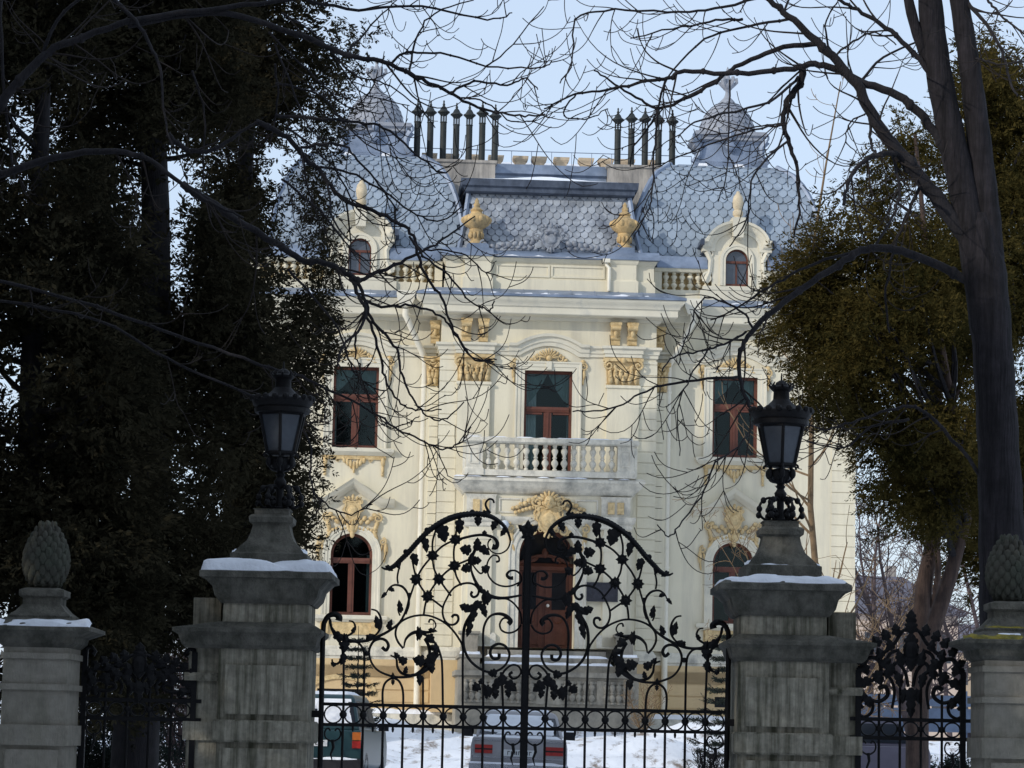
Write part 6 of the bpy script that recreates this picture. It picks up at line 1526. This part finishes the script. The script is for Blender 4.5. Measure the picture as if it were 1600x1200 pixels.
def evergreen_bush(label, px, Y, r, h, seed):
    b = basept(px, Y); root = thing('evergreen_bush', label, 'bush', b); rr = random.Random(seed); T = []
    for _ in range(70):
        a = rr.uniform(0, 2*pi); q = math.sqrt(rr.random()); z = h*rr.random()*(1-.5*q*q); T.append((cos(a)*q*r, sin(a)*q*r, z))
    g = np.random.default_rng(seed); C = np.repeat(np.array(T), 26, axis=0)+g.normal(size=(len(T)*26, 3))*.09; D = g.normal(size=C.shape)+np.array([0, 0, .4])
    m = MB()
    for t in T[:30]: m.tube(cr([(0, 0, 0), (t[0]*.5, t[1]*.5, t[2]*.6), t], 3), .012, 4)
    m.build('stems', M_twig, root, 60); sprays('foliage', M_leafS, root, C, D, .14, 7, .18, seed)
evergreen_bush('low dark evergreen bush in the snow behind the right fence panel', 1425, 50, .55, .75, 81)
evergreen_bush('small dark evergreen bush beside the right fence post', 1492, 50, .35, .7, 82)

evergreen_bush('dark evergreen bush filling the foot of the left iron fence panel', 190, 43, 1.0, 1.5, 83)
evergreen_bush('dark evergreen bush beside the left stone fence pillar', 135, 42, .7, 1.3, 84)
# unseen trees: left ones block sun; back and right rows added to dim skylight
SG = 'tall conifers standing outside the photo round the gate'
def shade_proto(h, R0, seed):
    rr = random.Random(seed); root = thing('shade_conifer', 'tall dense dark unseen conifer that shades the scene', 'conifer tree', (0, 0, 0), 0, SG)
    m = MB(); m.tube([(0, 0, 0), (0, 0, h*.5), (0, 0, h)], [.3, .2, .03], 8); m.build('trunk', M_bark, root, 60)
    C = []; D = []
    for k in range(3400):
        z = h*(.06+.93*rr.random()); R = R0*(1-(z/h)**2.2)**.6*(.35+.65*math.sqrt(rr.random())); a = rr.uniform(0, 2*pi)
        C.append((R*cos(a), R*sin(a), z)); D.append((cos(a), sin(a), rr.uniform(-.8, .1)))
    sprays('foliage', M_leafL, root, np.array(C), np.array(D), .62, 5, .30, seed)
    return root
spots = [(-11.8-.08*max(0, 4*i-22)+rnd.uniform(-.5, .5), -2+4.0*i, 1.0) for i in range(11)]
spots += [(-16.3, 56.6, 1.22)]+[(-13+3.9*i+rnd.uniform(-.6, .6), -11+rnd.uniform(-1, 1), .95) for i in range(8)]+[(10.5, 1+4.2*i, .95) for i in range(4)]
proto = shade_proto(16.8, 2.5, 100); slim = None
for i, (x, y, k) in enumerate(spots):
    if i == 0: o = proto
    elif i == 11: o = shade_proto(17.5, 1.55, 111)
    else:
        o = proto.copy(); COL.objects.link(o)
        for ch in proto.children: c = ch.copy(); COL.objects.link(c); c.parent = o
    o.location = (x, y, gz(x, y)-.1); o.rotation_euler = (0, 0, i*1.7); o.scale = (1, 1, k+.05*sin(i*2.3))

# ------------------------------------------------------------------ cars
M_teal = mat('teal_car_paint', (0.009, 0.038, 0.046), 0.35, 0.15, 5, spec=.6)
M_silver = mat('silver_grey_car_paint', (0.30, 0.29, 0.30), 0.4, 0.12, 5, spec=.6)
M_purple = mat('dull_purple_car_paint', (0.10, 0.085, 0.12), 0.4, 0.12, 5, spec=.6)
M_blackp = mat('black_plastic', (0.015, 0.015, 0.018), 0.6, 0.2, 8)
M_carglass = mat('car_glass', (0.03, 0.035, 0.045), 0.08, 0.2, 4, spec=.7)
M_red = mat('red_tail_lamp', (0.35, 0.02, 0.015), 0.3, 0.25, 20, spec=.6)
M_orange = mat('orange_tail_lamp', (0.45, 0.12, 0.02), 0.3, 0.2, 20, spec=.6)
M_plate = mat('white_number_plate', (0.62, 0.63, 0.63), 0.5, 0.08, 10)
M_chrome = mat('dull_chrome', (0.5, 0.5, 0.53), 0.25, 0.15, 6, metal=.9)
M_csnow = mat('car_snow', (0.82, 0.84, 0.88), 0.75, 0.05, 4, 0.4, 14)
def wheel(x, y, r, w, root):
    m = MB(); n = 20
    for (ra, rb, nm, mm) in ((r, r*.62, 'tyre', M_blackp),):
        vs = []; fs = []
        prof = [(ra*.62, -w/2), (ra*.95, -w/2), (ra, -w/2+.03), (ra, w/2-.03), (ra*.95, w/2), (ra*.62, w/2), (ra*.55, w/2-.04), (.02, w/2-.05)]
        for q, xx in prof:
            for k in range(n): a = 2*pi*k/n; vs.append((x+(xx if x > 0 else -xx), y+q*cos(a), r+q*sin(a)))
        for i in range(len(prof)-1):
            for k in range(n): k2 = (k+1) % n; fs.append((i*n+k, i*n+k2, (i+1)*n+k2, (i+1)*n+k))
        m.add(vs, fs)
    m.build('wheel', M_blackp, root, 50)
def glyphs(m, u0, u1, y, z0, z1, n):
    for i in range(n):
        a = lerp(u0, u1, (i+.15)/n); b = lerp(u0, u1, (i+.8)/n); k = i % 3
        m.box(a, a+(b-a)*.28, y-.004, y, z0, z1)
        if k == 0: m.box(a+(b-a)*.28, b, y-.004, y, z1-(z1-z0)*.2, z1)
        if k == 1: m.box(a+(b-a)*.28, b, y-.004, y, z0, z0+(z1-z0)*.2)
        if k == 2: m.box(a+(b-a)*.6, b, y-.004, y, z0, z1)
def car(label, loc, rz, W, L, rows_body, rows_gh, paint, suv, tilt=0, snow=True, group='parked cars behind the gate'):
    root = thing('parked_car', label, 'car', loc, rz, group); root.rotation_euler = (0, tilt, rz)
    h = W/2
    m = MB(); m.stack([(-h+a, h-a, b, L-c, z) for a, b, c, z in rows_body]); o = m.build('body', paint, root, 25)
    bv = o.modifiers.new('round', 'BEVEL'); bv.width = .035; bv.segments = 3; bv.limit_method = 'ANGLE'; bv.angle_limit = RAD(25)
    m = MB(); m.stack([(-h+a, h-a, b, c, z) for a, b, c, z in rows_gh]); o = m.build('cabin', paint, root, 25)
    bv = o.modifiers.new('round', 'BEVEL'); bv.width = .04; bv.segments = 3; bv.limit_method = 'ANGLE'; bv.angle_limit = RAD(25)
    (a0, b0, c0, z0), (a1, b1, c1, z1) = rows_gh[0], rows_gh[1]
    t0, t1 = .10, .90
    def cor(sx, yk, t): a = lerp(a0, a1, t); return (sx*(h-a), lerp(b0, b1, t) if yk == 0 else lerp(c0, c1, t), lerp(z0, z1, t))
    def inset(p, q, r, s_, e, n): # quad inset and pushed along n
        c = [Vector(v) for v in (p, q, r, s_)]; ce = sum(c, Vector())/4
        return [tuple(v+(ce-v)*e+Vector(n)*.006) for v in c]
    m = MB(); m.add(inset(cor(-1, 0, t0), cor(1, 0, t0), cor(1, 0, t1), cor(-1, 0, t1), .07, (0, -1, .5)), [(0, 1, 2, 3)]); m.build('rear_window', M_carglass, root, 0)
    m = MB(); m.add(inset(cor(1, 1, t0), cor(-1, 1, t0), cor(-1, 1, t1), cor(1, 1, t1), .07, (0, 1, .5)), [(0, 1, 2, 3)]); m.build('windscreen', M_carglass, root, 0)
    for s in (-1, 1):
        A, B, C_, D_ = cor(s, 0, t0), cor(s, 1, t0), cor(s, 1, t1), cor(s, 0, t1)
        for f0, f1 in ((.06, .34), (.37, .62), (.65, .94)):
            l = lambda p, q, t: tuple(lerp(p[i], q[i], t) for i in range(3))
            m = MB(); m.add([tuple(Vector(v)+Vector((s*.006, 0, .002))) for v in (l(A, B, f0), l(A, B, f1), l(D_, C_, f1), l(D_, C_, f0))], [(0, 1, 2, 3) if s > 0 else (3, 2, 1, 0)]); m.build('side_window', M_carglass, root, 0)
        m = MB(); m.stack([(min(s*h, s*(h+.18)), max(s*h, s*(h+.18)), L*.63, L*.63+.08, rows_gh[0][3]-.0), (min(s*h, s*(h+.18)), max(s*h, s*(h+.18)), L*.63, L*.63+.1, rows_gh[0][3]+.14)]); m.build('wing_mirror', M_blackp, root, 20)
    for s in (-1, 1):
        for y in (.80, L-.80): wheel(s*(h-.10), y, .36 if suv else .29, .2, root)
    zb = .50 if suv else .42
    m = MB(); m.stack([(-h-.01, h+.01, -.10, .2, zb-.12), (-h-.02, h+.02, -.12, .2, zb-.09), (-h-.02, h+.02, -.12, .2, zb+.07), (-h, h, -.09, .2, zb+.10)]); m.build('bumper', M_blackp if suv else M_chrome, root, 20)
    lz0, lz1 = (.78, 1.06) if suv else (.66, .80)
    for s in (-1, 1):
        m = MB()
        if suv:
            a, b = sorted((s*(h-.02), s*(h-.17))); m.box(a, b, -.022, .1, lz0, lerp(lz0, lz1, .45)); m.build('tail_light', M_red, root, 0)
            m = MB(); m.box(a, b, -.022, .1, lerp(lz0, lz1, .5), lz1); m.build('turn_signal', M_orange, root, 0)
        else:
            a, b = sorted((s*(h-.07), s*(h-.36))); m.box(a, b, -.025, .1, lz0, lz1); t = m.build('tail_light', M_red, root, 0)
            m = MB(); m.box(a, b, -.03, -.02, (lz0+lz1)/2-.012, (lz0+lz1)/2+.012); m.build('lamp_bar', M_blackp, t, 0)
    for s in (-1, 1):
        m = MB(); a, b = sorted((s*(h-.08), s*(h-.34))); m.box(a, b, L-.12, L+.005, .62, .76); m.build('headlight', M_plate, root, 0)
    z = .86 if suv else .68
    m = MB(); m.box(-.26, .26, -.03, .05, z-.055, z+.055); pl = m.build('number_plate', M_plate, root, 0)
    m = MB(); glyphs(m, -.2, .22, -.031, z-.03, z+.03, 7); m.build('plate_letters', M_blackp, pl, 0)
    if not suv:
        m = MB(); m.sweep([(-h+.03, .60), (-h+.03, .88), (h-.03, .88), (h-.03, .60), (-h+.03, .60)], [(.01, 0), (.01, .012), (-.01, .012), (-.01, 0)], 0); m.build('trim_strip', M_chrome, root, 0)
    if snow:
        m = MB(); aT = rows_gh[-1]
        snow_sheet(m, -h+aT[0]+.03, h-aT[0]-.03, aT[1]+.02, aT[2]-.02, lambda x, y: aT[3], .06, 3.3, -.5)
        # snow stuck to the sloping rear window
        vs = []; n = 12
        for j in range(n+1):
            t = lerp(.12, .97, j/n)
            for i in range(n+1):
                p = cor(1, 0, t); x = lerp(-p[0]*.90, p[0]*.90, i/n); e = min(1, min(i, n-i, j, n-j)/2)
                hh = (.012+.022*(1+MN.noise((x*4, t*5, 8.1))))*e if MN.noise((x*2.2+loc[0], t*3, 1.1)) > -.42 else -.01
                vs.append((x, p[1]-hh*.8, p[2]+hh*.6))
        m.add(vs, [(j*(n+1)+i, j*(n+1)+i+1, (j+1)*(n+1)+i+1, (j+1)*(n+1)+i) for j in range(n) for i in range(n)])
        bb = rows_body[-1]
        snow_sheet(m, -h+.1, h-.1, rows_gh[0][2]+.05, L-.15, lambda x, y: bb[3], .05, 6.1, -.4)
        if not suv: snow_sheet(m, -h+.06, h-.06, .06, rows_gh[0][1]-.02, lambda x, y: bb[3], .045, 9.1, -.4)
        snow_sheet(m, -h, h, -.12, -.03, lambda x, y: zb+.085, .035, 5.1, -.35, 24, 4, .2)
        m.build('car_snow', M_csnow, root, 60)
    return root
def cpos(px, Y): x = P(px, 1150, Y).x; return (x, Y, gz(x, Y))
c = P(566, 1150, 51); W_ = 1.74
car('teal estate jeep with snowed rear window, parked behind the left gate leaf', (c.x-W_/2*cos(RAD(3.6)), 51, .55), RAD(-3.6), W_, 4.3,
    [(.06, .06, .1, .34), (.0, .0, .02, .46), (.0, .0, .0, .80), (.03, .02, .03, 1.10)],
    [(.05, .05, 3.0, 1.09), (.17, .22, 2.45, 1.66), (.24, .30, 2.35, 1.72)], M_teal, True)
car('old silver grey saloon with red tail lights, seen through the middle of the gate', (P(810, 1150, 48).x, 48, .64), RAD(0), 1.60, 4.0,
    [(.05, .05, .1, .30), (.0, .0, .03, .42), (.0, .0, .0, .78), (.03, .03, .03, .93)],
    [(.06, .85, 3.0, .925), (.17, 1.25, 2.55, 1.33), (.24, 1.38, 2.45, 1.38)], M_silver, False, tilt=RAD(1.2))
car('dull purple saloon mostly hidden behind the green streaked pillar', (P(1300, 1150, 50).x, 50.5, .66), RAD(186), 1.60, 4.0,
    [(.05, .05, .1, .30), (.0, .0, .03, .42), (.0, .0, .0, .78), (.03, .03, .03, .90)],
    [(.06, .85, 3.0, .895), (.17, 1.25, 2.55, 1.32), (.24, 1.38, 2.45, 1.37)], M_purple, False, snow=False)

# ------------------------------------------------------------------ far background
def far_house(label, px, Y, w, d, h, rh, wallm, roofm, rz, nw, grp=None):
    x = P(px, 1100, Y).x; root = thing('distant_house', label, 'house', (x, Y, gz(x, Y)), rz, grp)
    m = MB(); m.box(-w/2, w/2, 0, d, -1, h); m.prism([(-w/2, h), (w/2, h), (0, h+rh*.0+.02)], 0, d) if False else None
    m.build('wall', wallm, root, 0)
    m = MB(); m.stack([(-w/2-.4, w/2+.4, -.4, d+.4, h), (-w/2-.4, w/2+.4, -.4, d+.4, h+.15), (-w/2+rh*.9, w/2-rh*.9, d*.45, d*.55, h+rh)]); rf = m.build('roof', roofm, root, 0)
    m = MB(); m.box(w*.2, w*.2+.5, d*.5, d*.5+.5, h+.5, h+rh+.6); m.build('chimney', M_chim, rf, 0)
    for f in range(2):
        for i in range(nw):
            u = -w/2+w*(i+.5)/nw; z = 1.0+f*h*.48; m = MB(); m.box(u-.5, u+.5, -.03, .1, z, z+1.5); m.build('window', M_carglass, root, 0)
far_house('pale distant house with grey hipped roof between the villa and the leaning trunks', 1365, 150, 9, 8, 6.6, 2.2, mat('pale_pink_render', (.50, .40, .33), .9, .1, 1), mat('grey_roof_tile', (.12, .12, .15), .8, .2, 2), RAD(8), 5)
far_house('low tan distant house behind the thuja trunks', 1500, 190, 14, 8, 6.0, 2.0, mat('tan_render', (.36, .28, .20), .9, .1, 1), MATS['grey_roof_tile'], RAD(-5), 7)
x0 = P(1330, 1100, 95).x
root = thing('board_fence', 'low blue grey board fence far behind the right fence panel', 'fence', (x0, 95, gz(x0, 95)))
m = MB()
for k in range(3): m.box(0, 7.5, -.03, .03, .35+.42*k, .70+.42*k)
m.build('board_panel', mat('blue_grey_boards', (.16, .20, .28), .8, .2, 2), root, 0)
for k in range(5): m = MB(); m.box(.1+1.8*k, .22+1.8*k, .031, .15, -.3, 1.7); m.build('post', MATS['blue_grey_boards'], root, 0)
